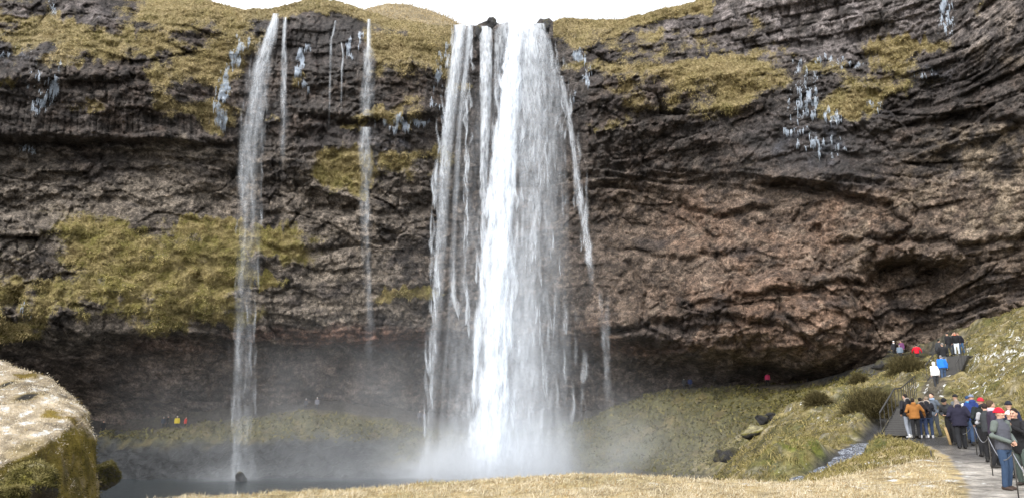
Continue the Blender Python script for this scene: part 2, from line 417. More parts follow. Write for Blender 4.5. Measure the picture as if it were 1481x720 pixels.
# ---- relief
wp = (X0, Y0, Z0)
n_big = fbm(X0*.05, Y0*.05, Z0*.06, 3, 11)
n_mid = ridged(X0*.16, Y0*.16, Z0*.2, 5, 12, .55)
n_fin = fbm(X0*.75, Y0*.75, Z0*.75, 4, 13, .6)
warpz = Z0 + 1.6*pn(X0*.03, 0.1, Z0*.04, 14) + .4*pn(X0*.2, .4, Z0*.2, 15)
strata = pn(X0*.012, 0.2, warpz*.75, 16) + .6*pn(X0*.03, 0.9, warpz*1.9, 18)
# columnar / blocky basalt in the upper band
brz0 = sstep(235, 290, PYg)*sstep(760, 900, PXg)
def bricks(x, z, w, h, seed):
    zz = z/h + .35*pn(x*.12, .2, z*.12, seed)
    row = np.floor(zz); rr = _hash(row.astype(np.int64) & 0xffffffff, (row*0).astype(np.int64), (row*0).astype(np.int64)+3, seed).astype(float)/4294967295.
    xx = x/(w*(.6+.9*rr)) + rr*17 + .25*pn(x*.3, .7, z*.3, seed+1)
    col = np.floor(xx)
    c = _hash(row.astype(np.int64) & 0xffffffff, col.astype(np.int64) & 0xffffffff, (row*0).astype(np.int64), seed+2).astype(float)/4294967295.
    ex = np.minimum(xx-col, 1-(xx-col))*w; ez = np.minimum(zz-row, 1-(zz-row))*h
    return c, np.minimum(ex, ez)
cid, eb = bricks(X0 + .05*Y0, warpz, 1.5, 2.1, 21)
cid2, eb2 = bricks(X0 + .05*Y0, warpz + 50, 4.2, 4.6, 27)
block = (cid-.5)*.8 + (cid2-.5)*1.5 - .35*sstep(.22, .0, eb)
blkm = np.clip(blobs(PXg, PYg, [(1150,36,200,46),(1000,35,60,28,.8),(60,22,130,12,.8),(450,55,90,40,.6),(500,120,80,70,.35),(1140,95,40,20,.8)], 10, 99), 0, 1)
f1b, f2b, cidb = worley(X0*.8+7, Y0*.0, Z0*.7, 22, flat=True)
rubble = (cidb-.5)*.55 - sstep(.15, 0, f2b-f1b)*.25
# tussocks on mossy ledges
tx, ty_, tcid = worley(X0*.62, Y0*.62, Z0*.8, 23)
tx2, _, tc2 = worley(X0*1.5, Y0*1.5, Z0*1.9, 24); tx3, _, tc3 = worley(X0*.3, Y0*.3, Z0*.42, 25)
tuss = .55*(0.62 - tx)*(0.3+1.2*tcid) + .22*(.6-tx2)*(.4+1.1*tc2) + .6*(.6-tx3)*(.3+tc3)
lower = sstep(195, 235, PYg)
cave = sstep(0, 40, PYg - cavem)
strm = np.clip(blobs(PXg, PYg, [(150,212,260,14),(500,490,200,16,.8),(350,480,150,14,.8),(1150,440,140,50,.35),(1420,190,120,40,.4),(1000,490,160,20,.7),(1150,430,150,60,.4)], 6, 103), 0, 1)
HOLL = [(1305,384,52,8,2.6),(1340,392,26,8,1.6),(1270,396,14,14,1.2),(960,465,24,7,1.6),(905,424,9,5,1.0),(455,292,18,14,1.6),(600,292,46,11,2.0),(15,303,34,9,1.4),(128,272,26,9,1.2),(1190,268,70,8,1.6),(1340,470,26,20,1.6),
        (1285,430,18,40,1.2),(1000,474,30,6,1.4),(880,245,26,7,1.0),(1090,300,20,6,.6),(1175,65,36,9,1.4),(1160,100,16,10,1.0),(1010,15,30,4,1.0),(285,400,10,16,1.4),(265,385,10,10,1.0),(22,430,12,16,1.4),
        (310,255,30,5,.7),(220,340,26,5,.8),(1385,160,50,6,.8),(1395,440,40,12,1.0),(1240,225,40,6,.9),(505,300,20,10,.8),(925,330,30,5,.6),(1060,395,40,4,.6),(1210,395,30,6,.6),(700,520,200,6,.5)]
holl = np.zeros_like(PXg); wx_ = PXg + 10*pn(PXg*.03, PYg*.03, 8.1, 111) + 4*pn(PXg*.1, PYg*.1, 8.1, 112); wy_ = PYg + 7*pn(PXg*.03, PYg*.03, 9.1, 113) + 3*pn(PXg*.1, PYg*.1, 3.1, 114)
for cx, cy_, rx, ry, a in HOLL:
    holl = holl + a*np.exp(-((wx_-cx)/rx)**2-((wy_-cy_)/ry)**2)
lz = warpz*.42 + .5*pn(X0*.05, .3, warpz*.1, 122)
lay_ = .55*(_hash(np.floor(lz).astype(np.int64) & 0xffffffff, np.zeros(lz.shape, np.int64), np.zeros(lz.shape, np.int64), 9).astype(float)/4294967295. - .5)*sstep(-.5, .3, pn(X0*.03, .1, warpz*.06, 123))
cid3, eb3 = bricks(X0 + .05*Y0 + 20, warpz*.6 + 9, .95, 2.2, 33)
colm = sstep(.0, .5, pn(X0*.04, .6, warpz*.07, 124)+.25)*(1-lower)*(1-blkm)
lay_ = lay_ + colm*((cid3-.5)*.55 - .3*sstep(.16, 0, eb3))
lay_ = lay_*(1-.75*sstep(1200, 1330, PXg))*(1-.6*brz0)
crag = sstep(-.45, .5, fbm(X0*.055, Y0*.055, Z0*.07, 3, 115))           # craggy here, smooth there
wX = X0 + 2.2*pn(X0*.09, Y0*.09, Z0*.09, 116); wZ = Z0 + 2.2*pn(X0*.09, Y0*.09, Z0*.09, 117)
diag = ridged(wX*.10 + wZ*.05, Y0*.08, wZ*.17 - wX*.03, 5, 118, .58)
n_fin2 = ridged(wX*.55, Y0*.5, wZ*.6, 4, 119, .6)
bk = 1-.75*blkm
fa1, fj1 = facets(wX*.22 + .10*wZ*(1-2*brz0), (warpz*(1-brz0) + wZ*brz0)*.34 + .05*wX*brz0, 131)
fa2, fj2 = facets(wX*.62 - .1*wZ, wZ*.85 + .15*wX, 132)
fa3, fj3 = facets(X0*1.5, Z0*1.7, 133)
frac = (1.1*fa1 - .30*sstep(.12, 0, fj1))*(.45+.7*crag) + (.50*fa2 - .16*sstep(.12, 0, fj2))*(.45+.7*crag) + .17*fa3
bulge = np.clip(blobs(PXg, PYg, [(1140,452,130,44),(1190,492,80,28)], 12, 137), 0, 1)
relief = (1.9*n_big + .7*bulge + frac*(1-.35*bulge)*(1-.35*cave)*(1-.7*blkm)*(1-.5*moss) + .40*diag*(1-.5*bulge)*(1-.45*cave)*(.35+.9*crag)*bk + .30*n_mid*(1-.6*cave)*(.3+.8*crag)*bk + .22*n_fin*(.5+.7*crag) + .11*n_fin2*(1-.5*cave)
          + .9*strata*(.28*(1-.7*brz0)+1.0*strm) + lay_*(1-.5*cave) + block*blkm*1.3 + rubble*(1-moss*.8)*(1-.7*cave)*(.25+.9*crag)*(1-.6*blkm) - holl)
mm = sstep(.35, .7, moss)
relief = relief*(1-.3*mm) + 1.25*tuss*mm
fallz = ((PXg > 640) & (PXg < 850))
LEDGE = [([(860,482),(960,466),(1010,455),(1050,458)],.9),([(985,445),(1100,426),(1200,408),(1275,402)],1.0),([(1000,505),(1080,522),(1190,546)],.7),([(1040,452),(1130,470),(1200,502)],.8),
         ([(-60,206),(150,203),(345,211)],1.2),([(-60,232),(90,228),(180,222),(340,236)],.7),([(130,262),(160,240),(250,250)],.7),([(980,296),(1040,312),(1110,300)],.8),([(1100,262),(1190,272),(1290,296)],1.2),
         ([(1200,352),(1290,340),(1400,352),(1500,340)],.7),([(860,262),(960,252),(1040,262)],.7),([(1300,180),(1390,166),(1500,176)],.9),([(380,312),(470,296),(560,306),(640,296)],.8),([(370,352),(450,362),(560,350)],.5),
         ([(420,162),(520,178),(640,166)],.9),([(880,150),(990,168),(1090,160)],.7),([(880,352),(980,372),(1080,360)],.6),([(1000,60),(1120,66),(1300,80)],.6),([(-60,120),(60,124),(200,112)],.6),([(0,288),(120,282),(220,296)],.6)]
for pts_, am in LEDGE:
    xa = [a for a, b in pts_]; dyl = wy_ - np.interp(wx_, xa, [b for a, b in pts_]); fx_ = sstep(xa[0]-15, xa[0]+25, wx_)*sstep(xa[-1]+15, xa[-1]-25, wx_)
    relief = relief + fx_*am*(.9*np.exp(-((dyl+9)/8)**2) - .9*np.exp(-((dyl-4)/4.5)**2))
FISS = [[(985,290),(1022,335),(1048,398)],[(1120,428),(1150,462),(1172,500)],[(1278,300),(1312,332),(1262,372)],[(1225,410),(1250,450),(1276,470)],[(1060,405),(1050,450),(1085,500)],[(905,380),(935,420),(925,470)],[(1180,330),(1195,372),(1170,405)]]
for pts_ in FISS:
    dd_ = np.full(PXg.shape, 1e9)
    for (xa, ya), (xb, yb) in zip(pts_[:-1], pts_[1:]):
        tt = np.clip(((wx_-xa)*(xb-xa)+(wy_-ya)*(yb-ya))/((xb-xa)**2+(yb-ya)**2), 0, 1); dd_ = np.minimum(dd_, np.hypot(wx_-xa-tt*(xb-xa), wy_-ya-tt*(yb-ya)))
    relief = relief - .9*np.exp(-(dd_/4)**2) + .3*np.exp(-(dd_/16)**2)
relief = np.where(fallz & (PYg < 330), np.minimum(relief, 1.3)*.6, relief)
relief *= np.interp(PYg - skyx[None], [0, 14, 40], [.35, .6, 1.0])
Yc = Yb - relief
Yc = np.minimum(Yc, 125)
X1, Y1, Z1 = U(PXg, PYg, Yc)

# ---- rock colour by rock type, apart from the lightened cave
dark = np.array([.034, .030, .030]); darkg = np.array([.060, .053, .049]); brown = np.array([.076, .060, .051]); warm = np.array([.120, .094, .075])
grey = np.array([.145, .127, .107]); tan = np.array([.24, .20, .15]); caveb = np.array([.125, .102, .090]); red = np.array([.14, .075, .052]); bluew = np.array([.05, .058, .075])
def lay(c, m, col): return c*(1-m[..., None]) + col*m[..., None]
nz1 = fbm(X0*.09, Y0*.09, Z0*.12, 4, 51); nz2 = fbm(X0*.4, Y0*.4, Z0*.45, 4, 52, .6); nz3 = ridged(X0*.3, Y0*.3, Z0*.55, 4, 53, .6)
brz = sstep(232, 292, PYg + 40*nz1 + 14*nz2)*sstep(600, 900, PXg + 90*nz1 + 60*nz2)
rock = np.broadcast_to(darkg, PXg.shape+(3,)).copy()
rock = lay(rock, sstep(-.25, .4, nz2), np.array([.072, .058, .050]))
rock = lay(rock, .8*sstep(.05, .6, nz1 + .5*nz2), dark)
rock = lay(rock, lower*sstep(800, 560, PXg+60*nz1)*.85*sstep(-.7, .3, nz1+.6*nz2), grey)
rock = lay(rock, brz*.9, brown)
rock = lay(rock, brz*sstep(0, .8, nz3+.6*nz1), warm)
rock = lay(rock, blobs(PXg, PYg, [(1130,440,140,46,.95),(1010,330,50,40,.7),(1230,330,70,40,.8),(1100,360,60,40,.7),(1180,480,90,30,.8)], 14, 71)*sstep(-.6, .4, nz2+.3), np.array([.165, .112, .082]))
rock = lay(rock, blobs(PXg, PYg, [(1420,230,80,36,.9),(1440,300,60,50,.8),(1330,280,40,30,.4),(1250,340,30,16,.6),(1440,40,60,40,.5)], 16, 73)*sstep(-.4, .4, nz2), tan)
rock = lay(rock, blobs(PXg, PYg, [(1180,30,240,50,.95),(1000,32,50,25,.8),(110,22,90,12,.8)], 8, 75)*sstep(-.8, .3, nz2), np.array([.17, .155, .155]))
rock = lay(rock, blobs(PXg, PYg, [(1180,215,80,34,.95),(1120,190,50,30,.7),(1370,115,60,30,.7),(20,80,60,16,.6),(260,85,50,30,.5),(470,60,60,30,.6),(1240,250,60,20,.8)], 12, 77), dark*1.15)
rock = lay(rock, .55*blobs(PXg, PYg, [(1170,205,60,22),(1200,165,60,8),(1340,108,34,10),(30,78,40,10),(560,215,40,20)], 12, 78)*sstep(-.2, .5, nz2), bluew*1.6)
rock = lay(rock, blobs(PXg, PYg, [(240,220,60,14,.9),(200,290,120,40,.6),(450,400,80,50,.7),(480,440,80,30,.6),(90,300,40,16,.6)], 12, 79)*sstep(-.5, .4, nz3-.6), np.array([.18, .158, .13]))
rock = lay(rock, cave*.92, caveb)  # paler cave colour makes up for the low light in the recess
rock = lay(rock, cave*.5*sstep(.2, .9, nz3*.6+nz1), np.array([.165, .135, .113]))
rock = lay(rock, blobs(PXg, PYg, [(520,488,110,13,.85),(400,486,70,10,.5),(620,495,30,10,.6),(930,500,80,10,.5),(250,500,80,14,.35),(860,480,30,20,.3)], 6, 81), red)
rock = lay(rock, .7*blobs(PXg, PYg, [(700,350,60,150),(800,350,60,150)], 10, 82), np.array([.085, .07, .06]))
rock = lay(rock, .5*sstep(.35, .9, fbm(X0*.9, Y0*.5, Z0*1.2, 3, 55))*sstep(215, 260, PYg)*(1-cave), np.array([.25, .21, .165]))

rock = lay(rock, .75*sstep(.1, .75, fbm(wX*.13, Y0*.13, wZ*.2, 5, 120, .6))*(1-.4*cave), dark*1.1)
rock = lay(rock, .5*sstep(.3, .9, fbm(wX*.2+9, Y0*.2, wZ*.3, 5, 121, .6))*brz*(1-cave), np.array([.19, .152, .12]))
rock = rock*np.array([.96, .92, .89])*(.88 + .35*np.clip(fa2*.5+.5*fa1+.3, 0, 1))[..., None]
rock = rock*(.85 + .3*(cid*blkm + .5*(1-blkm)))[..., None]
# back of the plateau: carry the top edge away behind the skyline
nb = 10
tops = np.stack([X1[0], Y1[0], Z1[0]], -1)
back = []
for k in range(nb, 0, -1):
    b = tops.copy(); b[:, 1] += 1.2*k**1.6; b[:, 0] *= (b[:, 1]/tops[:, 1]); b[:, 2] -= .05*k*k
    back.append(b)
Vc = np.concatenate([np.stack(back, 0), np.stack([X1, Y1, Z1], -1)], 0)
def padtop(a): return np.concatenate([np.repeat(a[:1], nb, 0), a], 0)
nrT = NR+nb; ncT = len(PXC)
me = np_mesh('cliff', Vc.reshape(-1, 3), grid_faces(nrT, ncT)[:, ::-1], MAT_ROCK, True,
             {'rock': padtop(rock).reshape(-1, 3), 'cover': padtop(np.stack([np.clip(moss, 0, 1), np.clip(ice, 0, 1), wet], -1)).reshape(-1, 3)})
newobj('cliff', me, kind='structure')
CL_P = np.stack([X1, Y1, Z1], -1)

# hill of dry grass on the plateau behind the lip
hx = np.arange(60, 740, 4.0)
hs_ = np.interp(hx, [60,200,240,300,340,365,420,500,530,560,590,620,650,680,700,740], [20,6,0,0,14,30,34,30,13,5,7,15,27,44,56,70]) + .8*pn(hx*.05, .3, .2, 44)
hv = np.linspace(0, 1, 26)
HX = np.broadcast_to(hx, (26, len(hx))); HY = 135 - 34*hv[:, None]*np.ones_like(HX)
_, _, hz0 = U(HX, np.broadcast_to(hs_, HX.shape), 135.0*np.ones_like(HX))
hpy = hs_[None] + (75-hs_[None])*hv[:, None]**1.4
hxx, _, HZ = U(HX, hpy, HY)
HZ = HZ + .35*fbm(hxx*.18, HY*.18, 0*HX, 5, 45, .6)*np.sin(np.pi*np.clip(hv*1.2, 0, 1))[:, None]
hb = np.stack([hxx[:1], HY[:1]+40, HZ[:1]-14], -1)
Vh = np.concatenate([hb, np.stack([hxx, HY, HZ], -1)], 0)
hc = np.array([.23, .185, .11])*(1+.3*fbm(Vh[..., 0]*.2, Vh[..., 1]*.2, Vh[..., 2]*.2, 4, 46))[..., None]
me = np_mesh('hill', Vh.reshape(-1, 3), grid_faces(27, len(hx))[:, ::-1], MAT_GROUND, True,
             {'soil': hc.reshape(-1, 3), 'cover': np.zeros((Vh.shape[0]*Vh.shape[1], 3))})
newobj('hill', me, kind='structure')
# ================================================================== THE GROUND (one height field)
PTS = [  # (photo x, photo y, distance) of ground points one can see
 (200,726,20),(330,720,20),(450,713,20.5),(600,704,21),(740,697,22),(850,692,22),(950,694,22),(1060,703,22),(740,720,15.5),(1000,722,15),
 # left bank and path behind the falls
 (-60,640,96),(60,634,97),(150,628,98),(230,622,99),(300,612,100),(400,601,102),(480,592,104),(560,606,104),(620,620,104),(750,626,104),(840,612,102),
 (150,690,88),(300,690,90),(450,690,91),(600,690,91),(0,690,87),(750,690,91),(850,690,88),
 (300,640,98),(450,640,98),(560,640,99),(150,660,93),
 # bank right of the falls
 (900,690,86),(1000,690,80),(1050,684,74),(900,590,100),(960,567,99.5),(1050,561,97),(1130,560,94.5),(1180,556,91.5),(960,630,92),(1060,620,86),(1120,590,87),
 # ridge running down from the cliff foot
 (1240,537,88),(1290,526,80),(1340,524,76),(1230,560,70),(1170,590,62),(1120,612,57),(1085,640,55),(1062,665,53),(1260,560,60),(1250,590,48),(1200,612,46),(1285,592,43),(1140,645,42),
 # creek and mossy mound
 (1252,640,36),(1204,675,31),(1132,700,29),
 (1150,634,33.5),(1112,646,33),(1200,640,34),(1150,690,30.5),(1180,665,31.6),
 (1270,632,32),(1225,672,28),(1300,640,28),(1200,692,25),(1340,660,24),(1300,690,21),(1380,700,19.5),
 # path and hillside on the right
 (1440,722,16),(1425,690,19.5),(1408,660,24),(1388,645,27.5),(1345,636,31),(1305,632,33),(1290,629,34.2),(1457,704,18),(1500,700,19),
 (1481,645,26),(1481,605,32),(1430,602,37),(1400,592,41),(1370,592,41),(1345,582,45),(1341,562,48),(1400,540,50),(1440,540,44),(1481,540,40),
 (1481,490,52),(1430,510,57),(1385,514,61),(1330,505,78),(1340,497,82),(1362,487,80),(1400,472,77),(1440,456,74),(1481,441,70),(1600,560,36),(1600,440,56),(1600,380,66),(1600,640,24),(1700,500,44)]
px_, py_, Y_ = np.array(PTS, float).T
P = np.stack(U(px_, py_, Y_), -1)
DIR = [(0,0,0),(-10,0,-.1),(10,0,.1),(-12,-10,0),(12,-10,0),(-9,12,-.7),(-14,20,-2),(-25,10,-1),(30,5,.3),(30,15,1.2),(45,25,6),(60,40,12),(16,8,.15),
       (-14,31,-3.2),(0,31,-3.0),(6,32,-2.6),(9,30,-1.9),(-25,42,-6.4),(-8,42,-6.4),(3,42,-6.0),(9,42,-4.2),(13.6,38,-.6),(10,37,-2.6),
       (-50,60,-7),(-25,60,-7.4),(0,60,-7.4),(14,60,-6.5),(-50,76,-7.2),(-25,76,-7.4),(0,76,-7.4),(12,74,-6.8),(-70,50,-4),(-70,86,-5),
       (-60,116,1.5),(-40,116,.6),(-20,116,2.6),(0,118,1.0),(12,116,1.2),(22,114,4.4),(34,112,4.6),(44,106,5.4),(50,98,7),(70,80,13),(85,70,15),(-100,110,2),(-95,60,-2),(100,60,16),(-60,20,-2)]
P = np.concatenate([P, np.array(DIR, float)], 0)
def tps(r2): return r2*np.log(np.maximum(r2, 1e-9))
S = 1/30.0
A = tps(((P[:, None, :2]-P[None, :, :2])**2).sum(-1)*S*S); n = len(P)
A += np.eye(n)*0.0015
M_ = np.zeros((n+3, n+3)); M_[:n, :n] = A; M_[:n, n] = 1; M_[:n, n+1:] = P[:, :2]*S; M_[n, :n] = 1; M_[n+1:, :n] = (P[:, :2]*S).T
W_ = np.linalg.solve(M_, np.concatenate([P[:, 2], np.zeros(3)]))
def base_h(x, y):
    sh = x.shape; x = x.ravel(); y = y.ravel(); out = np.empty_like(x)
    for i in range(0, len(x), 60000):
        a = x[i:i+60000]; b = y[i:i+60000]
        r2 = ((a[:, None]-P[None, :, 0])**2 + (b[:, None]-P[None, :, 1])**2)*S*S
        out[i:i+60000] = tps(r2)@W_[:n] + W_[n] + a*S*W_[n+1] + b*S*W_[n+2]
    return out.reshape(sh)

def polyw(x, y, pts, half, soft):
    """weight near a polyline and the interpolated height along it"""
    best = np.full(x.shape, 1e9); zz = np.zeros(x.shape)
    for (x0, y0, z0), (x1, y1, z1) in zip(pts[:-1], pts[1:]):
        dx, dy = x1-x0, y1-y0; L = dx*dx+dy*dy
        t_ = np.clip(((x-x0)*dx+(y-y0)*dy)/L, 0, 1)
        d = np.hypot(x-x0-t_*dx, y-y0-t_*dy)
        m = d < best
        best = np.where(m, d, best); zz = np.where(m, z0+(z1-z0)*t_, zz)
    return 1-sstep(half, half+soft, best), zz, best

PATH = [tuple(UV(a, b, c)) for a, b, c in ((1560,790,8),(1505,735,14.5),(1482,708,18),(1458,682,21),(1428,660,25),(1390,643,29),(1345,634,32),(1312,629.5,33.8))]
STAIR1 = [tuple(UV(1303,629,34.0)), tuple(UV(1321,591,37.6))]
STAIR2 = [tuple(UV(1321,591,37.6)), tuple(UV(1330,588,39.4)), tuple(UV(1346,567,46)), tuple(UV(1361,552,50))]
STAIR3 = [tuple(UV(1363,551,50)), tuple(UV(1383,514.5,60))]
CREEK = [(24.5,50,2.2)] + [tuple(UV(a, b, c)) for a, b, c in ((1262,637,37.5),(1238,646,35),(1222,662,32.5),(1196,679,30.6),(1160,692,29.4),(1120,702,28.6),(1080,716,29))] + [(7, 31, -3)]
INNER = [tuple(UV(a, b, c)) for a, b, c in ((150,622,101),(255,619,101.5),(400,596,104.5),(450,589,105.5),(620,617,107),(750,622,107),(850,606,105),(960,564,102),(1050,559,99.5),(1111,558,96.5),(1170,554,93.5),(1240,536,88.5),(1300,521,80),(1335,521,78))]

def ground_z(x, y, noise=True):
    z = base_h(x, y)
    if noise:
        far = sstep(24, 60, y)
        amp = .05 + .30*far
        pw = polyw(x, y, PATH, 1.2, 1.0)[0]
        nzz = fbm(x*.35, y*.35, 0*x, 4, 31)*amp*1.3 + .06*fbm(x*1.6, y*1.6, 0*x, 3, 32)
        f1, f2, c = worley(x*1.1, 0*x, y*1.1, 35, flat=True)
        hill = sstep(6, 16, x)*sstep(24, 32, y)
        nzz = nzz + (0.5-f1)*(.05+.34*hill*(1-sstep(70, 90, y)))*(.4+c)
        f1, f2, c = worley(x*.33, 0*x, y*.33, 36, flat=True)
        nzz = nzz + (0.55-f1)*1.1*hill*sstep(38, 48, y)*(1-sstep(66, 90, y))*c
        bank = sstep(84, 90, y)*(x < 20)*sstep(1.5, 5, polyw(x, y, INNER, 0, 1)[2])
        nzz = nzz + .35*ridged(x*.25, y*.25, 0*x, 4, 37)*bank + .25*fbm(x*.9, y*.9, 0*x, 3, 38)*bank
        z = z + nzz*(1-pw)
    w, zz, _ = polyw(x, y, PATH, 1.25, 1.1); z = z*(1-w) + zz*w
    w, zz, _ = polyw(x, y, CREEK, .35, .9); z = z*(1-w) + (zz-.22)*w
    for st in (STAIR1, STAIR3):
        w, zz, _ = polyw(x, y, st, .85, .9); z = z*(1-w) + (zz-.22)*w
    w, zz, _ = polyw(x, y, INNER, 1.3, 1.6); z = z*(1-w) + zz*w
    return z

yr = np.concatenate([np.linspace(-14, 8, 30), np.linspace(8.2, 20, 130), np.linspace(20.1, 52, 270), np.linspace(52.2, 120, 300)])
tx = np.concatenate([np.linspace(-2.2, -.66, 50), np.linspace(-.655, .72, 720), np.linspace(.73, 2.2, 50)])
GY, GT = np.meshgrid(yr, tx, indexing='ij')
GX = GT*np.maximum(GY, 3+.35*GY)
GX = GT*np.where(GY > 10, GY, 10 + 0*(GY))
GZ = ground_z(GX, GY)
# ---- ground cover
def wmask(x, y, lst):
    m = np.zeros_like(x)
    wx = x + .08*y*pn(x*.25, y*.25, 0.3, 61)*.5; wy = y + .1*y*pn(x*.25, y*.25, 4.3, 62)*.5
    for cx, cy_, rx, ry, s in lst:
        m = np.maximum(m, s*np.clip(1.5-np.hypot((wx-cx)/rx, (wy-cy_)/ry), 0, 1))
    return m
def gp(px, py, Y, rx, ry, s=1.0):
    x, y, z = U(px, py, Y); return (float(x), float(y), rx, ry, s)
g1 = fbm(GX*.5, GY*.5, 0*GX, 4, 63); g2 = fbm(GX*1.7, GY*1.7, 0*GX, 4, 64); g3 = fbm(GX*.12, GY*.12, 0*GX, 3, 65)
dry = np.array([.43, .33, .17]); dryp = np.array([.52, .43, .27]); olive = np.array([.155, .138, .052]); gold = np.array([.25, .205, .095]); green = np.array([.11, .125, .022])
scree = np.array([.032, .034, .036]); mud = np.array([.10, .085, .07]); pathc = np.array([.47, .43, .38]); wetp = np.array([.05, .048, .047]); pale = np.array([.36, .33, .27])
soil = np.broadcast_to(dry, GX.shape+(3,)).copy()
soil = lay(soil, sstep(-.3, .5, g2), dryp)
soil = lay(soil, .6*sstep(.2, .7, g1), gold)
hillm = sstep(-1.5, .8, GX - (9.5 + .0*GY))*sstep(26, 31, GY + 1.6*g1)
hillm = np.maximum(hillm, sstep(1.6, 3.2, polyw(GX, GY, PATH, 0, 50)[2])*(GX > 14)*sstep(17, 22, GY)*(GX > np.interp(GY, [p[1] for p in PATH], [p[0] for p in PATH])))
soil = lay(soil, hillm, gold)
soil = lay(soil, hillm*sstep(-.25, .35, g1+.4*g2), olive)
soil = lay(soil, hillm*sstep(.15, .6, fbm(GX*.8, GY*.8, 0*GX, 4, 69, .65))*.7, np.array([.075, .066, .03]))
soil = lay(soil, hillm*sstep(.1, .6, fbm(GX*1.1+5, GY*1.1, 0*GX, 4, 70, .65))*.5, pale)
soil = lay(soil, hillm*sstep(.1, .6, g3+.4*g2)*.4, green)
shr = wmask(GX, GY, [gp(1262,590,49,2.4,5,.95), gp(1215,560,62,3,6,.6), gp(1315,545,58,2.6,6,.95), gp(1190,610,50,2,4,.5), gp(1090,660,50,3.4,7,.9), gp(1150,630,45,2,3.4,.6)])
soil = lay(soil, shr*.85*sstep(-.6, .3, g1), np.array([.045, .042, .018]))
soil = lay(soil, .8*wmask(GX, GY, [gp(1300,633,31,1.6,.8,1), gp(1150,640,33,2,1.4,.9)])*sstep(-.3, .3, g2), np.array([.15, .17, .02]))
bank = sstep(80, 87, GY + 2*g1)*(1-sstep(26, 40, GX - .0*GY))
soil = lay(soil, bank, np.array([.095, .088, .036]))
soil = lay(soil, bank*sstep(-.1, .6, g1)*.6, np.array([.16, .12, .05]))
ls = bank*(1-sstep(-18, -9, GX))*(1-sstep(-2.6, -.8, GZ + .8*g1 - .9*sstep(-40, -20, GX)))
soil = lay(soil, ls, scree)
soil = lay(soil, bank*sstep(-44, -52, GX + 3*g1), scree*1.3)
soil = lay(soil, bank*(1-sstep(-4.8, -4.0, GZ)), scree*1.2)
wi, _, di = polyw(GX, GY, INNER, 1.6, 1.8)
soil = lay(soil, wi, mud*.75)
soil = lay(soil, sstep(102, 106, GY)*(GX < 50), mud*.7)
sc2 = wmask(GX, GY, [gp(1300,520,80,5,5,1), gp(1340,522,76,3,4,1), gp(1245,535,88,5,4,.8)])
soil = lay(soil, sc2*sstep(-.5, .2, g2), scree*1.6)
pool = sstep(-3.0, -5.4, GZ)*(GY < 88)*(GX < 22)
soil = lay(soil, pool, scree)
pw, _, pd = polyw(GX, GY, PATH, .85, .5)
pw = sstep(.25, .75, pw + .35*g2*(pw > .02)*(pw < .98))
soil = lay(soil, pw, pathc)
soil = lay(soil, pw*sstep(22, 25, GY), np.array([.20, .185, .17]))
soil = lay(soil, pw*sstep(27, 29.5, GY), wetp)
cw, _, cd = polyw(GX, GY, CREEK, .45, .5)
soil = lay(soil, cw, np.array([.06, .06, .065]))
s2w = sstep(.9, .4, polyw(GX, GY, STAIR2, 0, 1)[2] + .3*g2)
soil = lay(soil, s2w*.8, mud)
snow = hillm*(1-shr)*np.clip(.235 + .5*fbm(GX*2.2, GY*2.2, 0*GX, 4, 67, .7) + .25*g3 , 0, .62)
snow = snow + .16*wmask(GX, GY, [gp(1160,610,50,5,5,1), gp(1460,500,50,6,8,1), gp(1481,590,33,4,4,1), gp(1210,680,29.5,.6,1.2,.6), gp(1240,590,52,4,5,.8)])
snow = snow*np.where(GY < 40, .72, 1)
snow = snow*(1-pw)*(1-.5*sstep(62, 74, GY))
frost = (1-hillm)*(GY < 26)*np.clip(.24+.5*g2 + .25*wmask(GX, GY, [(9, 20, 5, 3, 1), (5, 22, 3, 1.2, 1), (11, 24, 3, 3, 1)]), 0, 1)*(1-pw)
snow = np.maximum(snow, frost*.8)
snow = snow*(1-cw)
snow = np.maximum(snow, pw*(GY < 24)*np.clip(.2+.5*g2, 0, .6))
snow = snow*(1-bank)
wetm = np.maximum(np.maximum(pw*sstep(22, 27, GY), ls), cw)
me = np_mesh('ground', np.stack([GX, GY, GZ], -1).reshape(-1, 3), grid_faces(len(yr), len(tx)), MAT_GROUND, True,
             {'soil': soil.reshape(-1, 3), 'cover': np.stack([np.clip(snow, 0, 1), wetm, 0*GX], -1).reshape(-1, 3)})
newobj('ground', me, kind='structure')

def gz(x, y):
    return float(ground_z(np.array([[float(x)]]), np.array([[float(y)]]), True)[0, 0])

# ---- pool
POOLZ = -5.2
t = NT('pool_water'); p = t.pos()
n1 = t.noise(.9, 4, .6, p); n2 = t.noise(4, 3, .6, p)
nb_ = t.bump(t.math('ADD', n1.outputs[0], t.math('MULTIPLY', n2.outputs[0], .4)), .5, .25)
MAT_POOL = t.out(t.bsdf((.03, .037, .042), .18, nb_, .5))
xs = np.linspace(-75, 24, 60); ys = np.linspace(34, 96, 40)
XX, YY = np.meshgrid(xs, ys)
me = np_mesh('water', np.stack([XX, YY, 0*XX+POOLZ], -1).reshape(-1, 3), grid_faces(40, 60), MAT_POOL)
newobj('water', me, kind='structure')

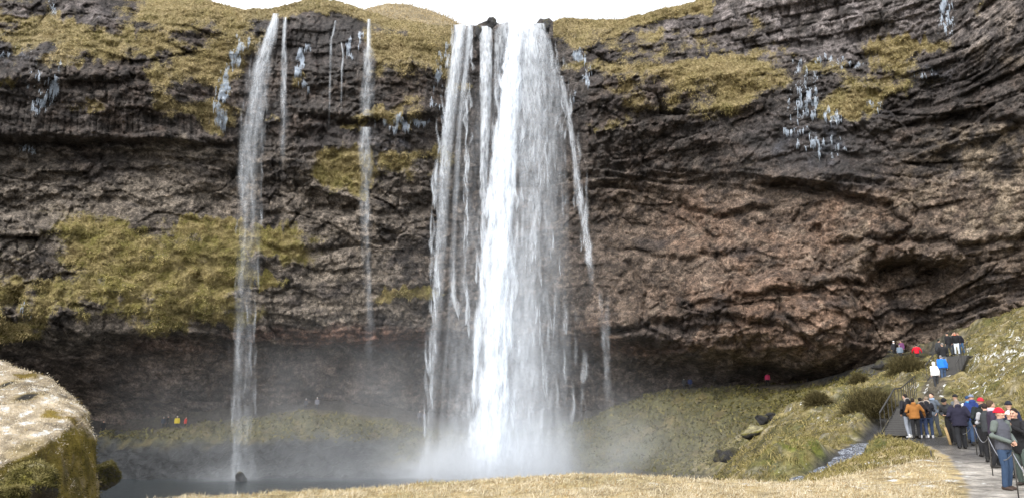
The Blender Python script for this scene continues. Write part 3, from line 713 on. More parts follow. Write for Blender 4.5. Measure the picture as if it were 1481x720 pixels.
# ---- creek running down beside the mound
t = NT('creek_water'); p = t.pos()
n1 = t.noise(5, 5, .65, p, .8); n2 = t.noise(22, 3, .6, p)
foam = t.ramp(t.math('ADD', n1.outputs[0], t.math('MULTIPLY', t.math('SUBTRACT', n2.outputs[0], .5), .5)), (.5, .66))
cc = t.mix(foam, (.09, .10, .125), (.62, .67, .75))
MAT_CREEK = t.out(t.bsdf(cc, .22, t.bump(n1.outputs[0], .8, .08), .5))
cp = [Vector(q) for q in CREEK[1:-1]]; fine = []
for a, b in zip(cp[:-1], cp[1:]):
    for k in range(8): fine.append(a.lerp(b, k/8))
cv = []
for i, q in enumerate(fine):
    d = fine[min(i+1, len(fine)-1)] - fine[max(i-1, 0)]; d.z = 0; d.normalize(); sd_ = Vector((d.y, -d.x, 0))
    w = .62 + .25*math.sin(i*.9)
    for k in range(9):
        u = k/4-1
        x_, y_ = q.x + sd_.x*w*u, q.y + sd_.y*w*u
        cv.append((x_, y_, q.z - .12 + .03*math.sin(i*1.7+k*1.3)))
me = np_mesh('creek', np.array(cv), grid_faces(len(fine), 9), MAT_CREEK)
newobj('creek', me, kind='structure')
# ================================================================== FALLING WATER
def mat_fall():
    t = NT('falling_water')
    d = t.attr('dens').outputs['Fac']; fl = t.attr('flow').outputs['Vector']
    def st(sx, sz, seed):
        mp = t.n('ShaderNodeVectorMath', operation='MULTIPLY', ins={0: fl, 1: (sx, 1.0, sz)})
        return t.n('ShaderNodeVectorMath', operation='ADD', ins={0: mp.outputs[0], 1: (seed, seed*.7, seed*.3)}).outputs[0]
    a = t.noise(1.0, 5, .62, st(.6, .075, 1.7)).outputs[0]
    b = t.noise(1.0, 4, .6, st(2.0, .27, 9.1)).outputs[0]
    c = t.noise(1.0, 3, .65, st(4.0, 1.3, 4.4)).outputs[0]
    s = t.math('ADD', t.math('MULTIPLY', a, .9), t.math('ADD', t.math('MULTIPLY', b, .75), t.math('MULTIPLY', c, .55)))
    s = t.math('SUBTRACT', s, 1.1)
    al = t.math('ADD', d, t.math('MULTIPLY', s, t.math('MULTIPLY_ADD', d, 1.0, .26)))
    al = t.math('MULTIPLY', t.math('MULTIPLY', t.math('SUBTRACT', al, .02), .95, clamp=True), t.ramp(d, (.0, .22)))
    fs = t.noise(1.0, 4, .7, st(2.6, .6, 3.1)).outputs[0]
    al = t.math('MULTIPLY', al, t.ramp(fs, (.30, .64, .45, 1.1)), clamp=True)
    df = t.n('ShaderNodeBsdfDiffuse', ins={0: (.86, .91, .97, 1)})
    tr = t.n('ShaderNodeBsdfTranslucent', ins={0: (.86, .91, .97, 1)})
    w = t.n('ShaderNodeMixShader', ins={0: .4, 1: df.outputs[0], 2: tr.outputs[0]})
    tp = t.n('ShaderNodeBsdfTransparent')
    mx = t.n('ShaderNodeMixShader', ins={0: al, 1: tp.outputs[0], 2: w.outputs[0]})
    return t.out(mx.outputs[0])
MAT_FALL = mat_fall()

def inplace(o):
    """mesh was made in world coordinates: express it in its parent's"""
    me = o.data; c = np.array(o.parent.location, np.float32)
    co = np.empty(len(me.vertices)*3, np.float32); me.vertices.foreach_get('co', co)
    me.vertices.foreach_set('co', (co.reshape(-1, 3)-c).ravel()); me.update()
    return o

def curtain(name, parent, left, right, ykeys, dens_v, dens_u, seed, nu=26, nv=240, depth=.5, layers=2, edge=.22):
    """a falling sheet of water: `layers` wavy surfaces one behind the other, in real depth"""
    py0, py1 = left[0][0], left[-1][0]
    v = np.linspace(0, 1, nv); py = py0 + (py1-py0)*v
    L = np.interp(py, [a for a, b in left], [b for a, b in left]); R = np.interp(py, [a for a, b in right], [b for a, b in right])
    k = np.hanning(17); k /= k.sum()
    sm = lambda q: np.convolve(np.pad(q, 8, mode='edge'), k, 'valid')
    L = sm(L); R = sm(R)
    Yv = np.interp(py, [a for a, b in ykeys], [b for a, b in ykeys])
    dv = np.interp(py, [a for a, b in dens_v], [b for a, b in dens_v])
    Vs, Fs, D, FL = [], [], [], []; off = 0
    for ly in range(layers):
        u = np.linspace(0, 1, nu)
        jag = 1 + .0*py
        PX = L[:, None] + (R-L)[:, None]*u[None]
        wob = 1.5*pn(py*.012, seed+ly*3.1, .4, 200+seed)[:, None]
        PX = PX + wob
        PYY = np.broadcast_to(py[:, None], PX.shape)
        yy = Yv[:, None] + depth*(ly-(layers-1)/2)*1.6 - depth*1.2*np.sin(np.pi*u)[None] + depth*.9*pn(PX*.13, PYY*.02, ly*5.3, 210+seed) + .25*pn(PX*.5, PYY*.06, ly*2.3, 211+seed)
        x, y, z = U(PX, PYY, yy)
        du = np.interp(u, [a for a, b in dens_u], [b for a, b in dens_u])
        e = sstep(0, edge, u)*sstep(0, edge, 1-u)
        e2 = np.clip(e[None] + .5*pn(PX*.12, PYY*.02, seed*1.7+ly, 220+seed)*(e[None] < .95), 0, 1)
        dd = dv[:, None]*du[None]*e2
        Vs.append(np.stack([x, y, z], -1).reshape(-1, 3)); Fs.append(grid_faces(nv, nu)+off); off += nv*nu
        D.append(dd.ravel())
        FL.append(np.stack([x - (x[:, :1]+x[:, -1:])/2 + seed*13.7 + ly*31, 0*x+ly*7.7+seed, z], -1).reshape(-1, 3))
    me = np_mesh(name, np.concatenate(Vs), np.concatenate(Fs), MAT_FALL, True, {'dens': np.concatenate(D)})
    a = me.attributes.new('flow', 'FLOAT_VECTOR', 'POINT'); a.data.foreach_set('vector', np.concatenate(FL).astype(np.float32).ravel())
    return inplace(newobj(name, me, parent))

def jets(name, parent, lst, seed):
    """falling packets of water: each a three-sided streak, pointed below and fading above"""
    r = np.random.default_rng(seed)
    Vs, Fs, D, FL = [], [], [], []; off = 0
    ns = 15
    for (px, py, Y, ln, wd, den) in lst:
        s = np.linspace(0, 1, ns)                   # 0 top, 1 tip
        wprof = np.where(s < .82, .25+.75*(s/.82)**1.3, np.sqrt(np.clip(1-((s-.82)/.18)**1.5, 0, 1)))*wd
        lean = r.normal(0, .05)*wd*4 
        cx = px + lean*(s-.5) + .7*wd*pn(s*2.2, px*.37, py*.11, seed)
        ppy = py - ln*(1-s)
        rows = []
        for q, (ou, oy) in enumerate(((-1, .14), (-.5, -.05), (0, -.15), (.5, -.05), (1, .14))):
            x, y, z = U(cx + ou*wprof*.5 + r.normal(0, .12*wd, ns)*(abs(ou) > .5), ppy + abs(ou)*-ln*.06, Y + oy*np.ones(ns))
            rows.append(np.stack([x, y, z], -1))
        V = np.stack(rows, 1)
        Vs.append(V.reshape(-1, 3)); Fs.append(grid_faces(ns, 5)+off); off += ns*5
        dd = den*sstep(0, .8, s)[:, None]*np.array([0, .6, 1, .6, 0])[None]
        D.append(dd.ravel())
        f = V.copy(); f[..., 0] += px; f[..., 1] = Y*3
        FL.append(f.reshape(-1, 3))
    me = np_mesh(name, np.concatenate(Vs), np.concatenate(Fs), MAT_FALL, True, {'dens': np.concatenate(D)})
    a = me.attributes.new('flow', 'FLOAT_VECTOR', 'POINT'); a.data.foreach_set('vector', np.concatenate(FL).astype(np.float32).ravel())
    return inplace(newobj(name, me, parent))

YM = [(30,97.6),(42,96.6),(70,95.4),(140,94),(250,92.8),(400,91.5),(550,90.4),(700,89.6)]
def ymain(py, d=0): return np.interp(py, [a for a, b in YM], [b for a, b in YM]) + d
def shift(yk, d): return [(a, b+d) for a, b in yk]
bx_, by_, bz_ = U(720, 695, 89.5)
main = thing('waterfall', 'broad main waterfall, a thick white column among grey veils', 'waterfall', (float(bx_), 89.5, POOLZ))
curtain('stream', main, [(36,656),(60,653),(100,646),(150,639),(200,633),(300,627),(400,622),(500,620),(600,612),(692,596)],
        [(36,688),(60,686),(100,682),(200,673),(300,668),(400,662),(500,655),(600,648),(692,646)], shift(YM, .6),
        [(36,.75),(90,.55),(200,.34),(300,.25),(420,.20),(520,.17),(620,.17),(692,.22)], [(0,1.1),(.22,1.25),(.42,.75),(.62,.22),(.82,1.0),(1,.9)], 1, nu=44, layers=2, edge=.3)
curtain('stream', main, [(38,694),(100,691),(200,692),(300,695),(420,694)], [(38,713),(100,714),(200,710),(300,705),(420,704)], shift(YM, .8),
        [(38,.8),(120,.7),(250,.55),(340,.4),(420,.1)], [(0,.8),(.5,1.1),(1,.7)], 2, nu=14, layers=1)
curtain('stream', main, [(33,712),(70,712),(110,712),(170,712)], [(33,738),(70,733),(110,726),(170,722)], shift(YM, .9),
        [(33,.5),(80,.45),(130,.4),(170,0)], [(0,.7),(.5,1),(1,1)], 3, nu=14, layers=1)
curtain('stream', main, [(33,733),(60,729),(100,723),(200,709),(300,698),(400,689),(500,682),(600,674),(694,655)],
        [(33,762),(60,761),(100,760),(200,757),(300,755),(400,752),(500,750),(600,750),(694,765)], shift(YM, -.2),
        [(33,.9),(60,1.0),(300,1.0),(500,.95),(620,.9),(694,.9)], [(0,1.0),(.3,1.2),(.65,1.15),(1,.75)], 4, layers=2, edge=.5, depth=.7)
curtain('stream', main, [(34,752),(60,748),(100,746),(200,743),(300,737),(400,732),(500,728),(600,720),(694,700)],
        [(34,790),(60,801),(100,815),(150,823),(200,829),(300,832),(400,838),(500,840),(600,838),(694,850)], shift(YM, .1),
        [(34,.64),(60,.52),(120,.37),(200,.27),(300,.20),(400,.16),(500,.15),(600,.17),(694,.26)], [(0,1.3),(.25,1.1),(.5,.9),(.75,.62),(.92,.7),(1,.5)], 5, nu=64, layers=2, edge=.22, depth=.9)
curtain('stream', main, [(280,735),(400,730),(500,724),(600,716),(694,696)], [(280,770),(400,782),(500,796),(600,806),(694,830)], shift(YM, -.6),
        [(280,.04),(360,.15),(500,.20),(600,.20),(694,.28)], [(0,1.2),(.5,1),(1,.5)], 6, nu=30, layers=2, edge=.3)
curtain('stream', main, [(110,806),(200,820),(300,832),(380,845),(430,850)], [(110,818),(200,834),(300,850),(380,862),(430,866)], shift(YM, .2),
        [(110,.3),(200,.45),(300,.4),(370,.35),(430,0)], [(0,.5),(.5,1),(1,.5)], 7, nu=14, layers=1, edge=.4)
curtain('stream', main, [(430,858),(500,866),(560,868),(640,872)], [(430,878),(500,886),(560,890),(640,894)], shift(YM, .4),
        [(430,.0),(480,.20),(560,.22),(640,0)], [(0,.6),(.4,1),(1,.5)], 8, nu=12, layers=1, edge=.4)
curtain('spray_veil', main, [(60,648),(200,634),(400,618),(600,606),(692,590)], [(60,810),(200,836),(400,858),(600,868),(692,880)], shift(YM, -1.3),
        [(60,.0),(140,.06),(300,.10),(500,.13),(692,.2)], [(0,.6),(.3,1.1),(.6,1.1),(.85,.8),(1,.4)], 9, nu=60, layers=1, edge=.2, depth=1.0)
curtain('spray_veil', main, [(60,650),(200,640),(400,624),(600,612),(692,600)], [(60,800),(200,826),(400,846),(600,852),(692,860)], shift(YM, 1.4),
        [(60,.0),(140,.10),(300,.15),(500,.17),(692,.2)], [(0,.6),(.3,1.1),(.6,1.1),(.85,.8),(1,.4)], 10, nu=60, layers=1, edge=.2, depth=1.0)
r_ = np.random.default_rng(5)
jl = []
def strand(pts, npk, ln, wd, den, jx=1.0):
    for i in range(npk):
        py = r_.uniform(pts[0][0], pts[-1][0]); px = np.interp(py, [a for a, b in pts], [b for a, b in pts]) + r_.normal(0, jx)
        k = .45 + .9*(py/600)
        jl.append((px, py, ymain(py) + r_.uniform(-1.4, .5), ln*k*r_.uniform(.6, 1.5), wd*r_.uniform(.6, 1.4), den*r_.uniform(.7, 1.2)))
strand([(60,658),(200,640),(300,632),(400,628),(500,626),(600,620),(660,612)], 60, 60, 7, .4, 4)
strand([(60,682),(200,676),(300,673),(400,672),(480,674)], 34, 60, 6, .5, 2)
strand([(60,702),(200,698),(300,699),(400,690),(470,684)], 26, 50, 5, .5, 2)
strand([(80,735),(300,712),(500,694),(620,684)], 60, 80, 9, .8, 3)
strand([(80,750),(300,738),(500,730),(640,735)], 60, 80, 9, .7, 6)
strand([(60,775),(200,785),(300,770),(450,765),(640,770)], 70, 60, 6, .34, 9)
strand([(60,795),(140,808),(300,800),(450,790),(640,790)], 60, 60, 6, .3, 12)
strand([(90,812),(200,826),(300,838),(385,852)], 34, 60, 7, .32, 4)
strand([(440,845),(540,845),(640,840)], 7, 60, 9, .22, 12)
strand([(440,872),(620,884)], 6, 90, 9, .2, 3)
jl += [(661,465,91,120,14,.6),(676,490,91,90,9,.6),(853,388,91.5,70,10,.55),(851,386,91.4,60,18,.3),(842,557,90.5,70,17,.4),(818,486,91,70,13,.35),(775,362,91.5,110,10,.55),(786,583,90.4,130,10,.5),(632,418,91.5,40,14,.7),(826,618,90,90,9,.45)]
jets('water_jet', main, jl, 31)

def small_fall(label, loc, curts, jetl=None):
    x, y, z = U(*loc); w = thing('waterfall', label, 'waterfall', (float(x), float(y), float(z)))
    for i, c in enumerate(curts):
        kw = dict(nu=18, layers=1, edge=.5); kw.update(c[5] if len(c) > 5 else {})
        curtain('stream', w, c[0], c[1], c[2], c[3], c[4], 20+i+int(loc[0]) % 50, **kw)
    if jetl: jets('water_jet', w, jetl, 77)
    return w
YL = [(18,95.6),(60,92.8),(140,91),(250,90),(420,88),(560,86.6),(700,85.8)]
yl = lambda py: float(np.interp(py, [a for a, b in YL], [b for a, b in YL]))
jl2 = []
for pts, npk in (([(60,376),(150,352),(300,348),(450,343),(680,338)], 40), ([(60,392),(150,384),(300,377),(450,370),(690,364)], 40), ([(60,384),(150,366),(300,362),(690,352)], 26)):
    for i in range(npk):
        py = r_.uniform(pts[0][0], pts[-1][0]); px = np.interp(py, [a for a, b in pts], [b for a, b in pts])+r_.normal(0, 2)
        jl2.append((px, py, yl(py)+r_.uniform(-.6, .3), 50*(.5+py/500)*r_.uniform(.6, 1.4), 5*r_.uniform(.6, 1.3), .2*r_.uniform(.6, 1.2)))
small_fall('tall narrow see-through waterfall on the left, landing by a rock in the pool', (352,695,85.8), [
    ([(20,394),(40,386),(60,375),(100,358),(200,341),(300,336),(400,332),(500,329),(600,326),(694,322)], [(20,404),(40,402),(60,401),(100,395),(200,388),(300,386),(400,382),(500,377),(600,373),(694,378)], YL,
     [(20,.8),(60,.52),(140,.33),(250,.24),(400,.20),(550,.19),(694,.22)], [(0,.9),(.25,1.05),(.5,.55),(.8,.8),(1,1)], dict(nu=36, layers=2, edge=.45)),
    ([(25,409),(60,405),(100,402),(180,400),(260,398)], [(25,418),(60,417),(100,418),(180,420),(260,422)], shift(YL, .6), [(25,.6),(100,.5),(180,.3),(260,0)], [(0,.6),(.5,1),(1,.6)]),
    ], jl2)
YT = [(25,96.4),(70,95.2),(170,94.6),(185,93.6),(300,93),(500,92)]
small_fall('thin broken waterfall spilling over two ledges, just left of the main fall', (535,480,92), [
    ([(28,530),(70,526),(72,520),(120,518),(168,516)], [(28,537),(70,538),(72,543),(120,544),(168,546)], YT, [(28,.75),(70,.7),(120,.4),(168,.25)], [(0,.7),(.5,1),(1,.7)]),
    ([(184,514),(230,513),(270,514),(350,519),(480,522),(570,524)], [(184,543),(230,544),(270,544),(350,544),(480,548),(570,552)], YT, [(184,.5),(230,.40),(270,.32),(350,.24),(480,.15),(570,.0)], [(0,.7),(.5,1),(1,.7)])])
small_fall('left one of two faint trickles down the dark rock', (477,205,94.5), [
    ([(30,483),(52,478),(56,476),(205,473)], [(30,489),(52,485),(56,482),(205,479)], shift(YT, .3), [(30,.6),(60,.4),(140,.3),(205,0)], [(0,.6),(.5,1),(1,.6)], dict(nu=8))])
small_fall('right one of two faint trickles, nearer the thin broken waterfall', (494,185,94.5), [
    ([(62,491),(80,494),(100,491),(190,490)], [(62,496),(80,499),(100,497),(190,496)], shift(YT, .2), [(62,.55),(80,.5),(130,.3),(190,0)], [(0,.6),(.5,1),(1,.6)], dict(nu=8))])

# ---- spray and drifting mist
def mist(name, lo, hi, gauss, base, nscale, label_kind='stuff', step=1.2):
    t = NT(name+'_air'); p = t.pos()
    tot = None
    for (c, rad, dn) in gauss:
        d = t.n('ShaderNodeVectorMath', operation='SUBTRACT', ins={0: p, 1: c})
        d = t.n('ShaderNodeVectorMath', operation='DIVIDE', ins={0: d.outputs[0], 1: rad})
        l2 = t.n('ShaderNodeVectorMath', operation='DOT_PRODUCT', ins={0: d.outputs[0], 1: d.outputs[0]}).outputs['Value']
        g = t.math('MULTIPLY', t.math('EXPONENT', t.math('MULTIPLY', l2, -1.0)), dn)
        tot = g if tot is None else t.math('ADD', tot, g)
    nz = t.noise(nscale, 3, .6, p)
    f = t.ramp(nz.outputs[0], (.28, .75, .25, 1.75))
    dens = t.math('MULTIPLY', tot, f)
    v = t.n('ShaderNodeVolumePrincipled', ins={'Color': (.93, .96, 1.0, 1), 'Density': dens, 'Anisotropy': .15})
    m = t.out(None, v.outputs[0])
    bm = bmesh.new(); bmesh.ops.create_cube(bm, size=1)
    for q in bm.verts: q.co = Vector([(a+b)/2 + (b-a)*k for a, b, k in zip(lo, hi, q.co)])
    me = bpy.data.meshes.new(name); bm.to_mesh(me); bm.free(); me.materials.append(m)
    return newobj(name, me, kind='stuff')
def g_(px, py, Y, rad, d):
    x, y, z = U(px, py, Y); return ((float(x), float(y), float(z)), rad, d)
mist('mist', (-48, 72, -6.2), (30, 112, 26), [
    g_(720,697,92,(8.5,4.5,3.2),.6), g_(720,699,88.6,(7.5,2.5,2.0),.5), g_(722,676,92,(6,4.5,5),.10), g_(720,684,90,(16,8,3.6),.03), g_(640,690,87,(9,7,2.6),.06), g_(820,685,87,(8,7,3.6),.06),
    g_(740,560,92,(10,7,14),.012), g_(540,625,97,(16,9,7),.016), g_(350,650,93,(14,9,8),.009), g_(880,650,88,(10,9,5),.014), g_(960,665,82,(11,9,4),.012), g_(560,540,99,(15,8,8),.006), g_(338,694,86,(2.6,2.5,1.5),.10), g_(450,692,88,(12,4,1.2),.03)], 0, .16)

# ================================================================== ROCKS
def rock_mesh(name, mat, pts, voxel, amp, scale, seed, cover=None):
    bm = bmesh.new()
    for q in pts: bm.verts.new(q)
    r = bmesh.ops.convex_hull(bm, input=bm.verts)
    bmesh.ops.delete(bm, geom=[g for g in r['geom_interior'] if isinstance(g, bmesh.types.BMVert)], context='VERTS')
    bmesh.ops.triangulate(bm, faces=bm.faces)
    me = bpy.data.meshes.new('tmp'); bm.to_mesh(me); bm.free()
    o = bpy.data.objects.new('tmp', me); TMP.collection.objects.link(o)
    md = o.modifiers.new('r', 'REMESH'); md.mode = 'VOXEL'; md.voxel_size = voxel
    sm_ = o.modifiers.new('s', 'SMOOTH'); sm_.iterations = 4; sm_.factor = .6
    me2 = evaluated(o)
    bpy.data.objects.remove(o); bpy.data.meshes.remove(me)
    nv = len(me2.vertices); co = np.empty(nv*3, np.float32); me2.vertices.foreach_get('co', co); co = co.reshape(-1, 3)
    no = np.empty(nv*3, np.float32); me2.vertex_normals.foreach_get('vector', no); no = no.reshape(-1, 3)
    d = amp*(fbm(co[:, 0]*scale, co[:, 1]*scale, co[:, 2]*scale, 5, seed, .55) + .5*ridged(co[:, 0]*scale*.6, co[:, 1]*scale*.6, co[:, 2]*scale*.6, 4, seed+5)-.2)
    co2 = co + no*d[:, None]
    me2.vertices.foreach_set('co', co2.astype(np.float32).ravel())
    me2.polygons.foreach_set('use_smooth', np.ones(len(me2.polygons), bool)); me2.name = name
    me2.materials.clear(); me2.materials.append(mat)
    if cover:
        for an, arr in cover(co2, no, d).items():
            arr = np.concatenate([arr, np.ones((nv, 1))], 1).astype(np.float32)
            a = me2.attributes.new(an, 'FLOAT_COLOR', 'POINT'); a.data.foreach_set('color', np.ascontiguousarray(arr).ravel())
    me2.update()
    return me2
HOLE_PAINT = [(*UV(38, 572, 12.9), .16), (*UV(15, 558, 13.6), .14), (*UV(52, 655, 11.0), .2)]  # hole shade painted as dark colour with olive rims; nothing is hollowed
def boulder_cover(co, no, d):
    n = len(co); x, y, z = co.T
    a1 = fbm(x*1.2, y*1.2, z*1.2, 4, 301); a2 = fbm(x*4, y*4, z*4, 4, 302)
    s = np.broadcast_to(np.array([.075, .072, .02]), (n, 3)).copy()
    def L(c, m, col): return c*(1-m[:, None])+np.array(col)*m[:, None]
    s = L(s, sstep(-.2, .5, a1), (.15, .135, .02)); s = L(s, .8*sstep(.25, .6, a2+.3*a1), (.035, .03, .022))
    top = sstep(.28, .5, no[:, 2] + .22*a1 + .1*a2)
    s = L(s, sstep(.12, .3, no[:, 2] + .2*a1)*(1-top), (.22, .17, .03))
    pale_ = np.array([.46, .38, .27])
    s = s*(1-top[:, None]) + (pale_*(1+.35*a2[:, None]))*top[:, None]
    spot = top*sstep(.5, .75, a1 + .35*a2)
    pit_paint = 0*x
    for hp_ in HOLE_PAINT: pit_paint = np.maximum(pit_paint, np.clip(1.35-np.hypot(np.hypot(x-hp_[0], (y-hp_[1])*.35), z-hp_[2])/hp_[3], 0, 1))
    spot = np.maximum(spot, pit_paint)
    s = L(s, spot, (.20, .145, .03))
    s = L(s, sstep(.55, .9, pit_paint), (.03, .027, .022))
    snow_ = top*np.clip(.32+.6*a2, 0, 1)*(1-spot)
    return {'soil': s, 'cover': np.stack([snow_, 0*x, 0*x], -1)}
HULL = [(-200,490,15.4),(0,522,15),(70,545,14.6),(80,555,14.3),(124,592,13.6),(-200,700,9.6),(0,668,10.2),(60,645,10.8),(104,612,12.0),
        (137,640,13.2),(141,720,12.8),(140,800,12.4),(92,800,11.0),(0,820,10.0),(-200,820,9.6),(100,830,16.5),(-150,830,17)]
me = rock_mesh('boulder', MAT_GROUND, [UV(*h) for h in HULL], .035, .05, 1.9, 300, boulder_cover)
c0 = UV(40, 780, 12.5)
def mesh_arrays(me):
    n_ = len(me.vertices); co = np.empty(n_*3, np.float32); me.vertices.foreach_get('co', co); no = np.empty(n_*3, np.float32); me.vertex_normals.foreach_get('vector', no)
    return co.reshape(-1, 3).astype(float), no.reshape(-1, 3).astype(float)
BOULDER = mesh_arrays(me)
def place_world_mesh(me, c):
    co = np.empty(len(me.vertices)*3, np.float32); me.vertices.foreach_get('co', co); co = co.reshape(-1, 3) - np.array(c, np.float32)
    me.vertices.foreach_set('co', co.ravel()); me.update()
o = newobj('boulder', me, label='huge boulder with a pale frosty grass top and dark mossy side', cat='boulder'); place_world_mesh(me, c0); o.location = c0
def mossrock_cover(co, no, d):
    n = len(co); x, y, z = co.T
    a1 = fbm(x*2, y*2, z*2, 4, 311); a2 = fbm(x*6, y*6, z*6, 3, 312)
    def L(c, m, col): return c*(1-m[:, None])+np.array(col)*m[:, None]
    s = np.broadcast_to(np.array([.05, .046, .04]), (n, 3)).copy()
    s = L(s, sstep(-.3, .3, no[:, 2]-.15+.6*a1), (.17, .15, .025)); s = L(s, sstep(.55, .85, no[:, 2]+.3*a1)*.7, (.38, .34, .22))
    return {'soil': s, 'cover': np.stack([np.clip(.2*no[:, 2]+.4*a2, 0, 1)*.7, .4+0*x, 0*x], -1)}
def wetrock_cover(co, no, d):
    n = len(co); x, y, z = co.T
    a1 = fbm(x*2, y*2, z*2, 4, 321)
    def L(c, m, col): return c*(1-m[:, None])+np.array(col)*m[:, None]
    s = np.broadcast_to(np.array([.032, .031, .032]), (n, 3)).copy()
    s = L(s, sstep(.2, .8, no[:, 2]+.6*a1)*.8, (.085, .075, .03))
    return {'soil': s, 'cover': np.stack([np.clip(.1+.3*no[:, 2]*a1, 0, 1), .6+0*x, 0*x], -1)}
def blob_rock(name, label, px, py, Y, rx, ry, rz, cover, seed, group=None, sink=.25, z=None):
    r = np.random.default_rng(seed)
    pts = []
    for i in range(16):
        v = r.normal(size=3); v /= np.linalg.norm(v); v = np.sign(v)*np.abs(v)**.8
        pts.append((v[0]*rx, v[1]*ry, v[2]*rz))
    me = rock_mesh(name, MAT_GROUND, pts, max(rx, rz)/14, .10*rx, 1.6/rx, seed+400, cover)
    x, y, zz = U(px, py, Y)
    o = newobj(name, me, label=label, cat='rock', group=group)
    o.location = (float(x), float(y), float(zz) + rz*(1-sink) if z is None else z)
    return o
blob_rock('mossy_rock', 'rounded mossy rock with a pale crown at the foot of the huge boulder', 42, 735, 9.6, .30, .28, .30, mossrock_cover, 3)
blob_rock('mossy_rock', 'low yellow green mossy stone in the bottom left corner under the huge boulder', 3, 735, 9.0, .24, .24, .15, mossrock_cover, 5)
blob_rock('mossy_rock', 'small dark stone wedged beside the pale crowned mossy rock', 24, 722, 8.9, .09, .09, .07, wetrock_cover, 6)
blob_rock('mossy_rock', 'greenish mound of moss peeping out behind the huge boulder on its right', 149, 706, 15.5, .24, .4, .3, mossrock_cover, 8)
blob_rock('wet_rock', 'wet black rock in the pool where the narrow waterfall lands', 348, 697, 85.2, .9, .8, .75, wetrock_cover, 9, sink=.5)
blob_rock('wet_rock', 'largest dark rock on the ridge right of the misty grass bank', 1091, 634, 55, .9, .8, .6, mossrock_cover, 12)
blob_rock('wet_rock', 'flat dark rock with a white frosty face above the largest ridge rock', 1102, 612, 57, .5, .5, .4, wetrock_cover, 13)
blob_rock('wet_rock', 'small dark rock behind the frosty faced ridge rock', 1115, 608, 58.5, .42, .4, .38, wetrock_cover, 14)
blob_rock('wet_rock', 'low pair-like flat dark rock highest on the grassy ridge', 1142, 602, 61, .6, .5, .26, wetrock_cover, 15)
blob_rock('wet_rock', 'dark rounded rock lowest on the misty ridge beside the pool', 1052, 668, 56, 1.2, 1.0, .55, wetrock_cover, 16)
blob_rock('wet_rock', 'dark angular rock on the creek bank below the brown shrub', 1287, 566, 58, .9, .7, .5, wetrock_cover, 17)
for i, (a, b) in enumerate(((1288,528),(1296,523),(1305,529),(1314,522),(1322,529),(1333,524),(1341,529),(1300,516),(1276,533),(1330,519))):
    blob_rock('scree_rock', 'wet blue black block of the rockfall under the cliff foot', a, b, 76+(535-b)*.3, .8+.3*(i % 3), .7, .55, wetrock_cover, 40+i, 'blocks of the rockfall at the cliff foot')

blob_rock('wet_rock', 'dark round rock knob on the lip between two streams of the main waterfall', 711, 42, 97.2, .75, .8, 1.0, wetrock_cover, 61)
blob_rock('wet_rock', 'dark rock knob on the lip at the right edge of the main waterfall', 789, 48, 97.0, .75, .7, 1.2, wetrock_cover, 62)
blob_rock('wet_rock', 'upright dark slab on the lip left of the round knob in the main waterfall', 692, 62, 97.4, .55, .6, 1.5, wetrock_cover, 63)
# ================================================================== GRASS (blades one cannot count)
def blades(name, P0, dirs, length, width, tint, seed):
    r = np.random.default_rng(seed); n = len(P0)
    dirs = dirs/np.linalg.norm(dirs, axis=1, keepdims=True)
    side = np.stack([-dirs[:, 1], dirs[:, 0], 0*dirs[:, 0]], 1) + r.normal(0, .5, (n, 3)); side[:, 1] *= .4
    side /= np.linalg.norm(side, axis=1, keepdims=True)
    bend = r.normal(0, .25, (n, 3)); bend[:, 2] -= .35
    mid = P0 + dirs*length[:, None]*.55; tip = P0 + (dirs + bend*.6)*length[:, None]
    w = width[:, None]
    V = np.stack([P0-side*w*.5, P0+side*w*.5, mid-side*w*.42, mid+side*w*.42, tip], 1).reshape(-1, 3)
    b = np.arange(n)[:, None]*5
    Fs = np.concatenate([b+np.array([0, 1, 3]), b+np.array([0, 3, 2]), b+np.array([2, 3, 4])], 0)
    me = np_mesh(name, V, Fs, MAT_BLADE, True, {'tint': np.repeat(tint, 5, 0)})
    return newobj(name, me, kind='stuff')

# tussock grass hanging on the mossy parts of the cliff
r = np.random.default_rng(21)
step_area = np.clip(moss-.38, 0, 1)*(PXg > -120)*(PXg < 1600)
step_area = np.clip(step_area, 0, .35)
pr = (step_area/step_area.sum()).ravel()
N = 130000
idx = r.choice(pr.size, N, p=pr)
P0 = CL_P.reshape(-1, 3)[idx] + r.normal(0, .12, (N, 3)); P0[:, 1] += .05
d = r.normal(0, .45, (N, 3)); d[:, 1] -= .55; d[:, 2] -= .25
yel = np.clip(.5 + .6*fbm(P0[:, 0]*.09, P0[:, 1]*.09, P0[:, 2]*.1, 4, 401) + .22*r.normal(size=N), 0, 1)
yel = np.clip(yel + .45*sstep(150, 90, PXg.ravel()[idx])*sstep(320, 350, PYg.ravel()[idx]), 0, 1)
upper = sstep(30, 44, P0[:, 2])
tcol = (np.array([.21, .18, .055])*(1-yel[:, None]) + np.array([.42, .34, .17])*yel[:, None])
tcol = tcol*(1-.55*upper[:, None]) + .55*upper[:, None]*(np.array([.33, .27, .12])*(1-yel[:, None]) + np.array([.54, .43, .24])*yel[:, None])
gm = sstep(.1, .7, fbm(P0[:, 0]*.13, P0[:, 1]*.13, P0[:, 2]*.15, 4, 403))[:, None]*.6; bm_ = sstep(.15, .7, fbm(P0[:, 0]*.2, P0[:, 1]*.2, P0[:, 2]*.25, 4, 405))[:, None]*.6
tcol = tcol*(1-gm) + gm*np.array([.12, .125, .028]); tcol = tcol*(1-bm_) + bm_*np.array([.17, .115, .055])
tcol *= r.uniform(.65, 1.3, (N, 1))*np.clip(.55+.9*(tuss.ravel()[idx]+.15), .55, 1.35)[:, None]
blades('grass', P0, d, r.uniform(.10, .36, N), r.uniform(.05, .11, N), tcol, 22)

def gzz(x, y): return base_h(x, y)
